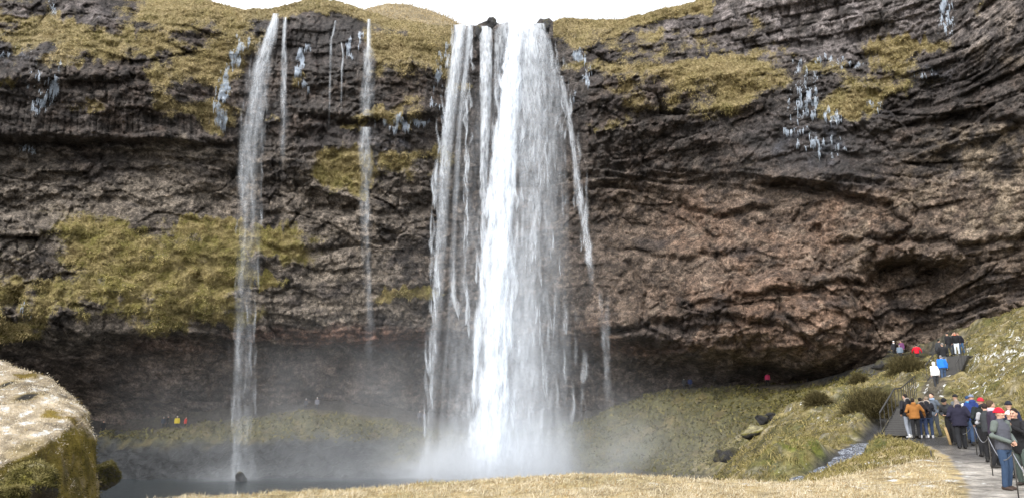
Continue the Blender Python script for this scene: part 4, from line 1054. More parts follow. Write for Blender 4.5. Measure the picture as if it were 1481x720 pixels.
# dry grass in front
def fieldgrass(n, xr, yr_, seed, ln, wd, cols, keep):
    r = np.random.default_rng(seed)
    u = r.uniform(size=n); y = np.exp(np.log(yr_[0]) + (np.log(yr_[1])-np.log(yr_[0]))*u)
    tx_ = r.uniform(xr[0], xr[1], n); x = tx_*y
    cl = fbm(x*1.3, y*1.3, 0*x, 3, seed+1)
    k = keep(x, y, cl, r.uniform(size=n))
    x, y, cl = x[k], y[k], cl[k]; m = len(x)
    z = ground_z(x[None], y[None])[0]
    d = r.normal(0, .55, (m, 3)); d[:, 2] = np.abs(d[:, 2])*.5 + .55; d[:, 0] += .25
    c1, c2, c3 = cols
    q = np.clip(.5+.7*cl+.3*r.normal(size=m), 0, 1)[:, None]; s = (r.uniform(size=m) < .12)[:, None]
    col = np.array(c1)*(1-q)+np.array(c2)*q; gq = (sstep(-.1, .6, fbm(x*.35, y*.35, 0*x, 3, seed+7))*sstep(6, 1, x)*(.55 if seed == 51 else 0))[:, None]; col = col*(1-gq) + gq*np.array([.20, .175, .045]); col = np.where(s, np.array(c3), col)*r.uniform(.7, 1.25, (m, 1))
    L_ = ln*(.6+.8*np.clip(cl+.5, 0, 1.4))*r.uniform(.5, 1.3, m)
    return blades('grass', np.stack([x, y, z-.01], 1), d, L_, wd*r.uniform(.6, 1.4, m)*(y/20), col, seed+2)
def pathd(x, y): return polyw(x, y, PATH, 0, 1)[2]
def creekd(x, y): return polyw(x, y, CREEK, 0, 1)[2]
fieldgrass(150000, (-.62, .63), (11, 25), 51, .12, .012, ((.42, .335, .18), (.66, .58, .43), (.32, .21, .09)),
           lambda x, y, c, u: (pathd(x, y) > 1.3 + .3*c) & (creekd(x, y) > .7) & (u < .35+.8*(c+.4)) & (x < np.interp(y, [p[1] for p in PATH], [p[0] for p in PATH])))
fieldgrass(130000, (.25, .75), (24, 74), 61, .21, .019, ((.15, .135, .035), (.33, .27, .12), (.09, .08, .025)),
           lambda x, y, c, u: (pathd(x, y) > 1.5) & (creekd(x, y) > .9) & (x > 8) & (u < .5+.8*c) & (polyw(x, y, STAIR1+STAIR2[1:]+STAIR3, 0, 1)[2] > 1.1))

fieldgrass(70000, (-.52, .50), (80, 105), 81, .36, .045, ((.10, .095, .03), (.19, .165, .06), (.07, .065, .02)),
           lambda x, y, c, u: (gzz(x, y) > -4.4) & (polyw(x, y, INNER, 0, 1)[2] > 2.2) & (y < 103) & (u < .5+.8*c) & ((x > -14) | (gzz(x, y) > -1.8)))
# ---- bushes: bare brown twigs in winter
def bush(label, px, py, Y, rx, rz, n, seed):
    r = np.random.default_rng(seed); x, y, z = [float(q) for q in U(px, py, Y)]; z = gz(x, y)
    v = r.normal(size=(n, 3)); v /= np.linalg.norm(v, axis=1, keepdims=True); v *= r.uniform(.25, 1, (n, 1))**.5
    v[:, 2] = np.abs(v[:, 2]); lump = 1 + .35*pn(v[:, 0]*2.3, v[:, 1]*2.3, v[:, 2]*2.3+seed, seed)
    Pp = v*np.array([rx, rx*.8, rz])*lump[:, None]
    d = v + r.normal(0, .5, (n, 3)); d[:, 2] += .5
    q = r.uniform(size=(n, 1)); col = (np.array([.05, .042, .018])*(1-q) + np.array([.14, .115, .05])*q)*r.uniform(.6, 1.3, (n, 1))
    o = blades('bush', Pp, d, r.uniform(.2, .5, n), r.uniform(.02, .045, n), col, seed+1)
    del o['kind']; o['label'] = label; o['category'] = 'bush'; o.location = (x, y, z-.1)
bush('largest dark brown winter bush on the slope left of the lower staircase', 1262, 622, 44, 1.55, 1.5, 6000, 91)
bush('dark brown winter bush below the rockfall, left of the upper staircase', 1318, 574, 58, 1.6, 1.5, 6000, 92)
bush('small dark bush on the grassy ridge between the ridge rocks and the rockfall', 1246, 585, 62, .75, .9, 2500, 93)
bush('small greenish bush on the snowy slope above the mossy mound', 1184, 607, 52, .8, .7, 2500, 94)

# short dry grass and moss on the huge boulder
r = np.random.default_rng(131)
bco, bno = BOULDER
vis = np.where((bno[:, 1] < .5) & (bno[:, 2] > -.4))[0]; ii = r.choice(vis, 60000); P0 = bco[ii] + r.normal(0, .02, (60000, 3)); nn = bno[ii]
keep_ = np.ones(len(ii), bool)
for hp_ in HOLE_PAINT: keep_ &= np.hypot(np.hypot(P0[:, 0]-hp_[0], (P0[:, 1]-hp_[1])*.35), P0[:, 2]-hp_[2]) > hp_[3]*.75
ii, P0, nn = ii[keep_], P0[keep_], nn[keep_]
a1 = fbm(P0[:, 0]*1.2, P0[:, 1]*1.2, P0[:, 2]*1.2, 4, 301); a2 = fbm(P0[:, 0]*4, P0[:, 1]*4, P0[:, 2]*4, 4, 302)
tp = sstep(.28, .5, nn[:, 2] + .22*a1 + .1*a2)[:, None]; q = np.clip(.5+.8*a2+.25*r.normal(size=len(ii)), 0, 1)[:, None]
spot = (tp[:, 0]*sstep(.45, .7, a1 + .35*a2))[:, None]
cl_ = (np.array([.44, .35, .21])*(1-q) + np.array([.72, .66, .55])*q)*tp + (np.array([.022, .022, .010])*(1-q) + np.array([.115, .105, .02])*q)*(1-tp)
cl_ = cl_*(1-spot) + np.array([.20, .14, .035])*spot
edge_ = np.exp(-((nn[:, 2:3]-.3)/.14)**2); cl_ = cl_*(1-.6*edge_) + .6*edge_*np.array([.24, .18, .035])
dd_ = nn + r.normal(0, .6, nn.shape); dd_[:, 2] -= .15
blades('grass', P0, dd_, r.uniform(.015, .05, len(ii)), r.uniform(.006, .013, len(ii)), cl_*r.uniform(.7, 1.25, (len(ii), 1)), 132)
mo, mn = [], []
for ob in [o for o in COL.objects if o.name.startswith('mossy_rock')]:
    c_, n_ = mesh_arrays(ob.data); k_ = np.where(n_[:, 2] > -.2)[0]; j_ = r.choice(k_, 3500); mo.append(c_[j_] + np.array(ob.location)); mn.append(n_[j_])
mo = np.concatenate(mo); mn = np.concatenate(mn); q = np.clip(mn[:, 2:3]*.6 + .4*fbm(mo[:, 0]*4, mo[:, 1]*4, mo[:, 2]*4, 3, 135)[:, None] + .2*r.normal(size=(len(mo), 1)), 0, 1)
blades('grass', mo, mn + r.normal(0, .6, mn.shape), r.uniform(.02, .07, len(mo)), r.uniform(.006, .014, len(mo)), np.array([.05, .048, .012])*(1-q) + np.array([.34, .29, .12])*q, 136)
# dry grass along the hill behind the rim
r = np.random.default_rng(141); ii = r.integers(0, hxx.size, 26000)
P0 = np.stack([hxx.ravel()[ii], HY.ravel()[ii], HZ.ravel()[ii]], 1) + r.normal(0, .4, (26000, 3))*np.array([1, 1, .1])
q = np.clip(.5+.3*r.normal(size=(26000, 1)), 0, 1)
dd_ = r.normal(0, .5, (26000, 3)); dd_[:, 2] = np.abs(dd_[:, 2])+.4
blades('grass', P0, dd_, r.uniform(.2, .55, 26000), r.uniform(.07, .13, 26000), np.array([.26, .20, .10])*(1-q)+np.array([.48, .38, .22])*q, 142)

# ---- icicles and frozen drips on the wet ledges
r = np.random.default_rng(151)
pi_ = (np.clip(ice-.42, 0, .5)*(PXg > -50)*(PXg < 1520)).ravel(); pi_ = pi_/pi_.sum(); ii = r.choice(pi_.size, 3400, p=pi_)
P0 = CL_P.reshape(-1, 3)[ii]; Vs, Fs = [], []
for k, q in enumerate(P0):
    L_ = r.uniform(.2, 1.0); R_ = r.uniform(.014, .042); a = np.linspace(0, 2*math.pi, 6)[:5]; dx, dy = r.normal(0, .04, 2)
    ring = np.stack([q[0]+R_*np.cos(a), q[1]-.12+R_*np.sin(a), np.full(5, q[2]+.1)], 1); mid = np.stack([q[0]+dx*.5+R_*.6*np.cos(a+.3), q[1]-.16+R_*.6*np.sin(a+.3), np.full(5, q[2]-L_*.45)], 1)
    Vs += [ring, mid, np.array([[q[0]+dx, q[1]-.18+dy, q[2]-L_]])]; b = k*11
    for m in range(5):
        n2 = (m+1) % 5; Fs += [(b+m, b+5+m, b+5+n2), (b+m, b+5+n2, b+n2), (b+5+m, b+10, b+5+n2)]
t = NT('ice'); MAT_ICE = t.out(t.bsdf((.38, .44, .52), .3, t.bump(t.noise(6, 4, .6, t.pos()).outputs[0], .5, .05), .5))
newobj('icicles', np_mesh('icicles', np.concatenate(Vs), np.array(Fs), MAT_ICE, True), kind='stuff')
# ================================================================== STAIRS, RAILS, ROPE
MAT_IRON = mat_plain('weathered_steel', (.045, .043, .042), .6, .3, 12)
MAT_TREAD = mat_plain('wet_steel_tread', (.06, .058, .056), .45, .35, 8)
MAT_ROPE = mat_plain('grey_rope', (.22, .225, .25), .8, .2, 30)
MAT_POST = mat_plain('dark_post', (.06, .055, .05), .7, .3, 20)
MAT_WOOD = mat_plain('dry_wood', (.34, .24, .12), .9, .4, 14)

def tube_bm(bm, pts, rads, sides=8, cap=True):
    """tube of elliptical or round rings along pts; rads: r or (r_side, r_up) per point"""
    pts = [Vector(p) for p in pts]; rings = []
    for i, p in enumerate(pts):
        a = pts[max(i-1, 0)]; b = pts[min(i+1, len(pts)-1)]; d = (b-a).normalized()
        up = Vector((0, 0, 1)) if abs(d.z) < .9 else Vector((0, 1, 0))
        s = d.cross(up).normalized(); u = s.cross(d).normalized()
        r = rads[i] if isinstance(rads, (list, tuple)) else rads
        r1, r2 = r if isinstance(r, (list, tuple)) else (r, r)
        rings.append([bm.verts.new(p + s*math.cos(2*math.pi*k/sides)*r1 + u*math.sin(2*math.pi*k/sides)*r2) for k in range(sides)])
    for q, w in zip(rings[:-1], rings[1:]):
        for k in range(sides): bm.faces.new((q[k], q[(k+1) % sides], w[(k+1) % sides], w[k]))
    if cap:
        bm.faces.new(rings[0][::-1]); bm.faces.new(rings[-1])
def box_bm(bm, c, sx, sy, sz, ax=None):
    """box with its own axes ax = (right, forward)"""
    c = Vector(c); r, f = (Vector(ax[0]), Vector(ax[1])) if ax else (Vector((1, 0, 0)), Vector((0, 1, 0)))
    v = [bm.verts.new(c + r*(i*sx/2) + f*(j*sy/2) + Vector((0, 0, k*sz/2))) for i in (-1, 1) for j in (-1, 1) for k in (-1, 1)]
    for q in ((0,1,3,2),(4,6,7,5),(0,4,5,1),(2,3,7,6),(0,2,6,4),(1,5,7,3)): bm.faces.new([v[k] for k in q])
def bm_obj(name, bm, mat, parent=None, smooth=False, **kw):
    bmesh.ops.recalc_face_normals(bm, faces=bm.faces)
    me = bpy.data.meshes.new(name); bm.to_mesh(me); bm.free(); me.materials.append(mat)
    if smooth: me.polygons.foreach_set('use_smooth', np.ones(len(me.polygons), bool))
    return newobj(name, me, parent, **kw)

def flight(root, a, b, width, n):
    """one flight of open treads between a and b, in root's coordinates"""
    a = Vector(a); b = Vector(b); f = Vector((b.x-a.x, b.y-a.y, 0)); run = f.length; f.normalize(); r = Vector((f.y, -f.x, 0))
    for s in (-1, 1):
        bm = bmesh.new(); o = r*s*width/2
        tube_bm(bm, [a+o-Vector((0, 0, .04)), b+o-Vector((0, 0, .04))], [(.03, .12)]*2, 4); bm_obj('stringer', bm, MAT_IRON, root)
    for i in range(n):
        t_ = (i+.5)/n; c = a.lerp(b, t_); c.z = a.z + (b.z-a.z)*(i+1)/n - .02
        bm = bmesh.new(); box_bm(bm, c, width-.07, run/n*.86, .05, (r, f)); box_bm(bm, c - f*(run/n*.43) - Vector((0, 0, .055)), width-.08, .02, .06, (r, f))
        bm_obj('tread', bm, MAT_TREAD, root)
def rail(root, pts, side, h, nper=1.0, width=1.5):
    pts = [Vector(p) for p in pts]; out = []
    for i, p in enumerate(pts):
        d = (pts[min(i+1, len(pts)-1)] - pts[max(i-1, 0)]); d.z = 0; d.normalize(); out.append(p + Vector((d.y, -d.x, 0))*side*width/2)
    top = [q + Vector((0, 0, h)) for q in out]; mid = [q + Vector((0, 0, h*.52)) for q in out]
    bm = bmesh.new(); tube_bm(bm, top, .035, 8); bm_obj('handrail', bm, MAT_IRON, root, True)
    for a, b in zip(out[:-1], out[1:]):
        n_ = max(1, int((b-a).length/nper))
        for k in range(n_ + (b is out[-1])):
            q = a.lerp(b, k/n_)
            bm = bmesh.new(); tube_bm(bm, [q - Vector((0, 0, .25)), q + Vector((0, 0, h))], .02, 6); bm_obj('post', bm, MAT_IRON, root)
def local(o, pts): return [Vector(p) - Vector(o) for p in pts]
o1 = STAIR1[0]
st1 = thing('staircase', 'lower dark metal staircase with posts and handrail behind the waiting group', 'staircase', o1)
L1 = local(o1, STAIR1); flight(st1, L1[0], L1[1], 1.5, 12)
L2 = local(o1, STAIR2); flight(st1, L2[0]+Vector((0, 0, .02)), L2[1], 1.45, 4)
rail(st1, [L1[0], L1[1]] + L2[1:3], -1, .95, 1.0)
o3 = STAIR3[0]
st3 = thing('staircase', 'upper dark metal staircase climbing the snowy hillside to a small landing', 'staircase', o3)
L3 = local(o3, STAIR3); flight(st3, L3[0], L3[1], 1.7, 18)
rail(st3, L3, -1, 1.05, 2.2, 1.7); rail(st3, L3, 1, 1.05, 2.2, 1.7)
f3 = (L3[1]-L3[0]); f3.z = 0; f3.normalize()
bm = bmesh.new(); box_bm(bm, L3[1] + f3*.9 + Vector((.3, 0, -.05)), 2.6, 1.7, .1, (Vector((f3.y, -f3.x, 0)), f3)); bm_obj('landing', bm, MAT_TREAD, st3)

# rope along the near side of the path
ROPE = [(1474, 724, 16.3, 655), (1437, 694, 20.4, 632), (1414, 664, 25.5, 612), (1381, 645, 29.5, 615)]
posts = []
fx, fy, fz = U(*ROPE[0][:3]); root = thing('rope_barrier', 'low rope barrier on thin dark posts between the queue and the dry grass', 'rope barrier', (float(fx), float(fy), float(fz)))
O_ = Vector(root.location)
for (px, py, Y, tpy) in ROPE:
    x, y, z = U(px, py, Y); z = gz(x, y); _, _, zt = U(px, tpy, Y)
    a = Vector((float(x), float(y), z-.1)); b = Vector((float(x), float(y), float(zt)))
    bm = bmesh.new(); tube_bm(bm, [a-O_, b-O_], .014, 8)
    tube_bm(bm, [b-O_+Vector((0, 0, -.03)), b-O_+Vector((0, 0, .03))], .024, 8); bm_obj('post', bm, MAT_POST, root, True); posts.append(b)
posts = [Vector(UV(1520, 690, 14.2))] + posts
for a, b in zip(posts[:-1], posts[1:]):
    pts = [a.lerp(b, k/14) - O_ - Vector((0, 0, .32*math.sin(math.pi*k/14)**1.0)) for k in range(15)]
    bm = bmesh.new(); tube_bm(bm, pts, .011, 6); bm_obj('rope', bm, MAT_ROPE, root, True)
x, y, z = U(1372, 641, 29.3)
bm = bmesh.new(); tube_bm(bm, [(.10, 0, -.2), (.03, .02, .25), (-.06, 0, .6)], [.055, .05, .045], 9); tube_bm(bm, [(-.06, 0, .6), (-.065, 0, .63)], [.045, .02], 9)
o = bm_obj('wooden_post', bm, MAT_WOOD, None, True, label='short leaning pale wooden post at the edge of the wet landing', cat='post'); o.location = (float(x), float(y), gz(x, y))
for (px, py, Y) in ((1346, 655, 24.5), (1226, 662, 28)):
    x, y, z = U(px, py, Y)
    bm = bmesh.new(); tube_bm(bm, [(0, 0, -.1), (.01, 0, .12), (.015, .01, .24)], [.02, .022, .018], 7)
    o = bm_obj('stake', bm, MAT_POST, None, True, label='tiny stake in the dry grass near the rope path' if px > 1300 else 'tiny stake in the grass beside the creek', cat='stake'); o.location = (float(x), float(y), gz(x, y))

# ================================================================== PEOPLE
_mc = {}
def cloth(col, rough=.85):
    k = (tuple(col), rough)
    if k not in _mc: _mc[k] = mat_plain('fabric', col, rough, .22, 7, .2, .35)
    return _mc[k]
SKIN = mat_plain('skin', (.50, .30, .215), .55, .08, 20, .35, .05); SKIN_D = mat_plain('skin_tan', (.36, .20, .135), .55, .08, 20, .35, .05)
EYE = mat_plain('eye_dark', (.03, .02, .015), .3, 0, 5, .5, 0); LIP = mat_plain('lip', (.40, .15, .12), .5, .05, 5, .3, 0); TEETH = mat_plain('teeth', (.75, .72, .66), .4, .03, 5, .4, 0)
def remesh(bm, name, voxel, smooth_it=3, sub=0):
    bmesh.ops.recalc_face_normals(bm, faces=bm.faces)
    me = bpy.data.meshes.new('t'); bm.to_mesh(me); bm.free()
    o = bpy.data.objects.new('t', me); TMP.collection.objects.link(o)
    md = o.modifiers.new('r', 'REMESH'); md.mode = 'VOXEL'; md.voxel_size = voxel; md.adaptivity = 0
    if smooth_it:
        s_ = o.modifiers.new('s', 'SMOOTH'); s_.iterations = smooth_it; s_.factor = .5
    m2 = evaluated(o)
    bpy.data.objects.remove(o); bpy.data.meshes.remove(me)
    m2.name = name; m2.polygons.foreach_set('use_smooth', np.ones(len(m2.polygons), bool)); m2.materials.clear()
    return m2
def ell(bm, c, r, rot=None):
    m = Matrix.Translation(Vector(c)) @ (rot.to_4x4() if rot else Matrix.Identity(4)) @ Matrix.Diagonal((*r, 1))
    bmesh.ops.create_uvsphere(bm, u_segments=16, v_segments=10, radius=1, matrix=m)
def limb(bm, pts, rads, sides=10):
    tube_bm(bm, pts, rads, sides)
    for p, q in zip(pts, rads):
        q = q if not isinstance(q, (tuple, list)) else min(q); ell(bm, p, (q, q, q))
def torso_rings(bm, rows, sides=18, xf=lambda v: v):
    R = []
    for (z, y, rx, ry) in rows:
        R.append([bm.verts.new(xf(Vector((math.cos(2*math.pi*k/sides)*rx, y + math.sin(2*math.pi*k/sides)*ry, z)))) for k in range(sides)])
    for q, w in zip(R[:-1], R[1:]):
        for k in range(sides): bm.faces.new((q[k], q[(k+1) % sides], w[(k+1) % sides], w[k]))
    bm.faces.new(R[0][::-1]); bm.faces.new(R[-1])

ARMS = {  # elbow, wrist, hand direction (right side, x mirrored for the left); y negative = forward
 'hang':   ((.255, .03, 1.15), (.27, -.04, .90), (0, -.15, -1)),
 'pocket': ((.30, .07, 1.17), (.225, -.10, .98), (-.35, -.3, -.8)),
 'clasp':  ((.285, .02, 1.16), (.075, -.225, 1.03), (-.8, -.3, -.35)),
 'phone':  ((.24, -.13, 1.20), (.085, -.33, 1.40), (-.25, -.5, .8)),
 'chest':  ((.27, -.04, 1.17), (.10, -.25, 1.22), (-.6, -.5, .3)),
 'out':    ((.34, -.05, 1.22), (.42, -.2, 1.02), (.1, -.5, -.6)),
}
def person(label, px, py, Y, face, jacket, trousers, hat=None, hair=(.03, .02, .015), arms=('hang', 'hang'), lean=0, H=1.75, stride=0.0, bulk=1.0, shoes=(.03, .028, .027),
           hood=None, skin=None, long=0.0, sleeves=None, group='visitors around the waterfall', head_turn=0, scarf=None, snow_trousers=False, smile=False, seatdrop=0, loc=None, hairlong=False):
    near = Y < 27; mid = Y < 45
    rr = random.Random(int(px*7+py)); stride = stride or rr.uniform(-.09, .09); lean = lean or rr.uniform(-2, 7); face = face + rr.uniform(-14, 14)*(Y > 19); head_turn = head_turn or rr.uniform(-30, 30)
    vox = .0085 if Y < 21 else (.012 if near else (.02 if mid else .03))
    if loc is None:
        x, y, z = U(px, py, Y); x = float(x); y = float(y); z = max(gz(x, y), float(z)-.0) if Y > 40 else gz(x, y)
        if Y > 40: z = float(U(px, py, Y)[2])
    else: x, y, z = loc
    k = H/1.75
    root = thing('person', label, 'person', (x, y, z), math.radians(face), group)
    root.scale = (k, k, k)
    skinm = skin or SKIN
    la = math.radians(lean); hipz = .93
    def up(v):   # lean the upper body forward about the hips
        v = Vector(v); d = v - Vector((0, 0, hipz)); return Vector((v.x, d.y*math.cos(la) - d.z*math.sin(la), hipz + d.z*math.cos(la) + d.y*math.sin(la)))
    ht = Matrix.Rotation(math.radians(head_turn), 4, 'Z')
    def hd(v):
        v = Vector(v) - Vector((0, 0, 1.56)); v = ht @ v; v += Vector((0, 0, 1.56)); return up((v.x, v.y, v.z))
    # --- legs
    legs = []
    for s in (-1, 1):
        st = stride*s; hip = Vector((.09*s, 0, .90)); kn = Vector((.105*s, -.03 - st*.45, .50)); an = Vector((.115*s, .03 - st, .10 + max(0, -st)*.12))
        legs.append((hip, kn, an))
    # --- arms
    arm = []
    for s, a in zip((-1, 1), arms):
        e, w, hdv = ARMS[a]
        sh = up((.185*s*(.5+.5*bulk), .0, 1.425)); el = up((e[0]*s*(.6+.4*bulk), e[1], e[2])); wr = up((w[0]*s, w[1], w[2]))
        hv = Vector((hdv[0]*s, hdv[1], hdv[2])).normalized(); hv = (up(Vector((0, 0, hipz)) + hv) - Vector((0, 0, hipz))).normalized()
        arm.append((s, sh, el, wr, hv))
    # --- body (skin), one surface
    bm = bmesh.new()
    torso_rings(bm, [(.86, .0, .13, .095), (.95, 0, .15, .10), (1.1, -.01, .13, .09), (1.3, 0, .155, .10), (1.42, .005, .15, .075), (1.47, .01, .07, .06)], 14, up)
    limb(bm, [up((0, .012, 1.44)), hd((0, 0, 1.56))], [.058, .055])
    hc = hd((0, -.012, 1.645)); rot = (Matrix.Rotation(la, 3, 'X') @ ht.to_3x3())
    ell(bm, hc, (.073, .092, .112), rot); ell(bm, hd((0, -.035, 1.585)), (.056, .062, .062), rot)
    if mid:
        ell(bm, hd((0, -.085, 1.563)), (.03, .022, .022), rot)              # chin
        ell(bm, hd((0, -.108, 1.635)), (.013, .018, .026), rot); ell(bm, hd((0, -.118, 1.618)), (.017, .016, .012), rot)  # nose
        ell(bm, hd((0, -.092, 1.672)), (.05, .016, .010), rot)              # brow
        for s in (-1, 1):
            ell(bm, hd((.075*s, .0, 1.635)), (.012, .022, .034), rot); ell(bm, hd((.042*s, -.075, 1.612)), (.024, .022, .02), rot)
    for hip, kn, an in legs:
        limb(bm, [hip, kn, an], [.078, .052, .04])
    for s, sh, el, wr, hv in arm:
        limb(bm, [sh, el, wr], [.052, .04, .029])
        sd_ = hv.cross(Vector((0, 1, .3))).normalized(); nrm = sd_.cross(hv).normalized()
        palm = wr + hv*.055
        if not mid: ell(bm, palm, (.04, .03, .05)); continue
        tube_bm(bm, [wr, wr+hv*.045, wr+hv*.09], [(.026, .018), (.042, .018), (.04, .015)], 10)
        if near:
            for f_, (off, ln) in enumerate(((-.03, .062), (-.010, .072), (.010, .068), (.029, .052))):
                b0 = wr + hv*.08 + sd_*off; b1 = b0 + hv*ln*.5 - nrm*.004; b2 = b1 + hv*ln*.38 - nrm*.022
                limb(bm, [b0, b1, b2], [.0095, .009, .0075], 6)
            t0 = wr + hv*.03 - sd_*.03*1; t1 = t0 + hv*.03 - sd_*.026 - nrm*.01; t2 = t1 + hv*.032 - sd_*.004 - nrm*.012
            limb(bm, [t0, t1, t2], [.013, .011, .009], 6)
        else: tube_bm(bm, [wr+hv*.085, wr+hv*.13-nrm*.015, wr+hv*.16-nrm*.035], [(.038, .013), (.036, .012), (.028, .010)], 8)
    me = remesh(bm, 'body', vox, 2); me.materials.append(skinm)
    if near:
        me.materials.append(EYE); me.materials.append(LIP); me.materials.append(TEETH)
        eyes = [hd((.031*s, -.098, 1.650)) for s in (-1, 1)]; mouth = hd((0, -.105, 1.588)); mi = np.zeros(len(me.polygons), np.int32)
        cen = np.empty(len(me.polygons)*3, np.float32); me.polygons.foreach_get('center', cen); cen = cen.reshape(-1, 3)
        sx = np.array((rot @ Vector((1, 0, 0)))[:]); sz = np.array((rot @ Vector((0, 0, 1)))[:]); sy = np.array((rot @ Vector((0, -1, 0)))[:])
        for e in eyes:
            q = cen - np.array(e[:]); mi[(np.abs(q@sx) < .015) & (np.abs(q@sz) < .007) & (np.abs(q@sy) < .05)] = 1
            q = cen - np.array(e[:]) - sz*.024; mi[(np.abs(q@sx) < .02) & (np.abs(q@sz) < .005) & (np.abs(q@sy) < .05)] = 1
        q = cen - np.array(mouth[:]); u_ = q@sx; w_ = q@sz - (6.0*u_**2 if smile else 0)
        mi[(np.abs(u_) < .030) & (np.abs(w_) < .009) & (np.abs(q@sy) < .05)] = 2
        if smile: mi[(np.abs(u_) < .024) & (np.abs(w_) < .0045) & (np.abs(q@sy) < .05)] = 3
        me.polygons.foreach_set('material_index', mi)
    newobj('body', me, root)
    # --- trousers
    bm = bmesh.new(); tb = 1.25 if snow_trousers else 1.0
    torso_rings(bm, [(.80, 0, .125*tb, .105), (.88, 0, .165*bulk, .125*bulk), (.96, 0, .16*bulk, .12*bulk), (1.03, -.005, .15*bulk, .112*bulk)], 16)
    for hip, kn, an in legs:
        limb(bm, [hip + Vector((0, 0, -.02)), kn.lerp(hip, .5), kn, an.lerp(kn, .45), an + Vector((0, 0, .0))], [.097*tb, .088*tb, .072*tb, .068*tb, .062*tb])
    me = remesh(bm, 'trousers', vox*1.1, 2); me.materials.append(cloth(trousers)); tro = newobj('trousers', me, root)
    # --- shoes
    for hip, kn, an in legs:
        bm = bmesh.new(); a = an
        tube_bm(bm, [a + Vector((0, .075, -.055)), a + Vector((0, .03, -.05)), a + Vector((0, -.06, -.058)), a + Vector((0, -.13, -.066)), a + Vector((0, -.175, -.072))],
                [(.034, .035), (.045, .048), (.047, .042), (.05, .033), (.034, .022)], 10)
        tube_bm(bm, [a + Vector((0, .015, -.05)), a + Vector((0, .01, .055))], [.05, .056], 10)
        me = remesh(bm, 'shoe', max(vox, .009), 1); me.materials.append(cloth(shoes, .6)); newobj('shoe', me, root)
    # --- jacket
    bm = bmesh.new(); b_ = bulk; hem = .86 - long
    torso_rings(bm, [(hem, 0, .178*b_, .135*b_), (hem+.05, 0, .182*b_, .14*b_), (1.0, -.005, .178*b_, .137*b_), (1.15, -.01, .175*b_, .137*b_), (1.3, -.005, .19*b_, .14*b_), (1.40, .005, .185*b_, .12*b_), (1.455, .012, .13, .09), (1.49, .012, .085, .078), (1.53, .012, .078, .076)], 18, up)
    bs = bmesh.new() if sleeves else bm
    for s, sh, el, wr, hv in arm:
        limb(bs, [sh, sh.lerp(el, .5), el, el.lerp(wr, .55), wr - hv*.01], [.074*b_, .066*b_, .058*b_, .052*b_, .044*b_])
    if hood:
        ell(bm, up((0, .085, 1.50)), (.115, .085, .085)); ell(bm, up((0, .10, 1.42)), (.10, .06, .10))
    me = remesh(bm, 'jacket', vox*1.1, 2); me.materials.append(cloth(jacket))
    if near or mid:   # folds
        nv = len(me.vertices); co = np.empty(nv*3, np.float32); me.vertices.foreach_get('co', co); co = co.reshape(-1, 3)
        no = np.empty(nv*3, np.float32); me.vertex_normals.foreach_get('vector', no); no = no.reshape(-1, 3)
        dd = .008*pn(co[:, 0]*7, co[:, 1]*7, co[:, 2]*14, int(px) % 97) + .004*pn(co[:, 0]*18, co[:, 1]*18, co[:, 2]*25, 3)
        me.vertices.foreach_set('co', (co + no*dd[:, None]).astype(np.float32).ravel())
    jk = newobj('jacket', me, root)
    if sleeves:
        me = remesh(bs, 'sleeve', vox*1.1, 2); me.materials.append(cloth(sleeves)); newobj('sleeves', me, root)
    if isinstance(hood, tuple):   # fur or pale trim round the hood
        bm = bmesh.new(); pts = [up((.115*math.cos(a), .075 + .02*math.sin(a), 1.50 + .085*math.sin(a))) for a in np.linspace(-.4, math.pi+.4, 12)]
        limb(bm, pts, [.03]*12, 6); me = remesh(bm, 'hood_trim', max(vox, .012), 1); me.materials.append(cloth(hood)); newobj('hood_trim', me, jk)
    if scarf:
        bm = bmesh.new(); torso_rings(bm, [(1.47, .01, .09, .09), (1.50, 0, .105, .10), (1.54, 0, .10, .098), (1.57, 0, .085, .085)], 14, up)
        me = remesh(bm, 'scarf', max(vox, .012), 1); me.materials.append(cloth(scarf)); newobj('scarf', me, root)
    # --- hat or hair
    bm = bmesh.new()
    if hat == 'hood':
        ell(bm, hd((0, .02, 1.66)), (.10, .115, .135), rot); ell(bm, hd((0, .05, 1.57)), (.105, .09, .09), rot)
        bmesh.ops.bisect_plane(bm, geom=bm.verts[:]+bm.edges[:]+bm.faces[:], plane_co=hd((0, -.06, 1.6)), plane_no=rot @ Vector((0, -1, .25)), clear_outer=True)
        bmesh.ops.holes_fill(bm, edges=[e for e in bm.edges if e.is_boundary]); me = remesh(bm, 'hood', vox, 2); me.materials.append(cloth(jacket)); newobj('hood', me, jk)
    elif hat:
        ell(bm, hd((0, .004, 1.672)), (.090, .108, .108), rot)
        bmesh.ops.bisect_plane(bm, geom=bm.verts[:]+bm.edges[:]+bm.faces[:], plane_co=hd((0, 0, 1.672)), plane_no=rot @ Vector((0, -.12, -1)), clear_outer=True)
        bmesh.ops.holes_fill(bm, edges=[e for e in bm.edges if e.is_boundary])
        tube = [hd((.091*math.cos(a), .004+.109*math.sin(a), 1.675 + .0*math.sin(a))) for a in np.linspace(0, 2*math.pi, 19)]
        tube_bm(bm, tube, [(.012, .022)]*19, 6)
        me = remesh(bm, 'knit_hat', vox, 1); me.materials.append(cloth(hat)); newobj('knit_hat', me, root)
        if hairlong:
            bm = bmesh.new(); ell(bm, hd((0, .055, 1.60)), (.085, .06, .12), rot); me = remesh(bm, 'hair', vox, 1); me.materials.append(cloth(hair)); newobj('hair', me, root)
    else:
        ell(bm, hd((0, .012, 1.672)), (.082, .102, .104), rot)
        bmesh.ops.bisect_plane(bm, geom=bm.verts[:]+bm.edges[:]+bm.faces[:], plane_co=hd((0, -.03, 1.665)), plane_no=rot @ Vector((0, -.75, -.6)), clear_outer=True)
        bmesh.ops.holes_fill(bm, edges=[e for e in bm.edges if e.is_boundary])
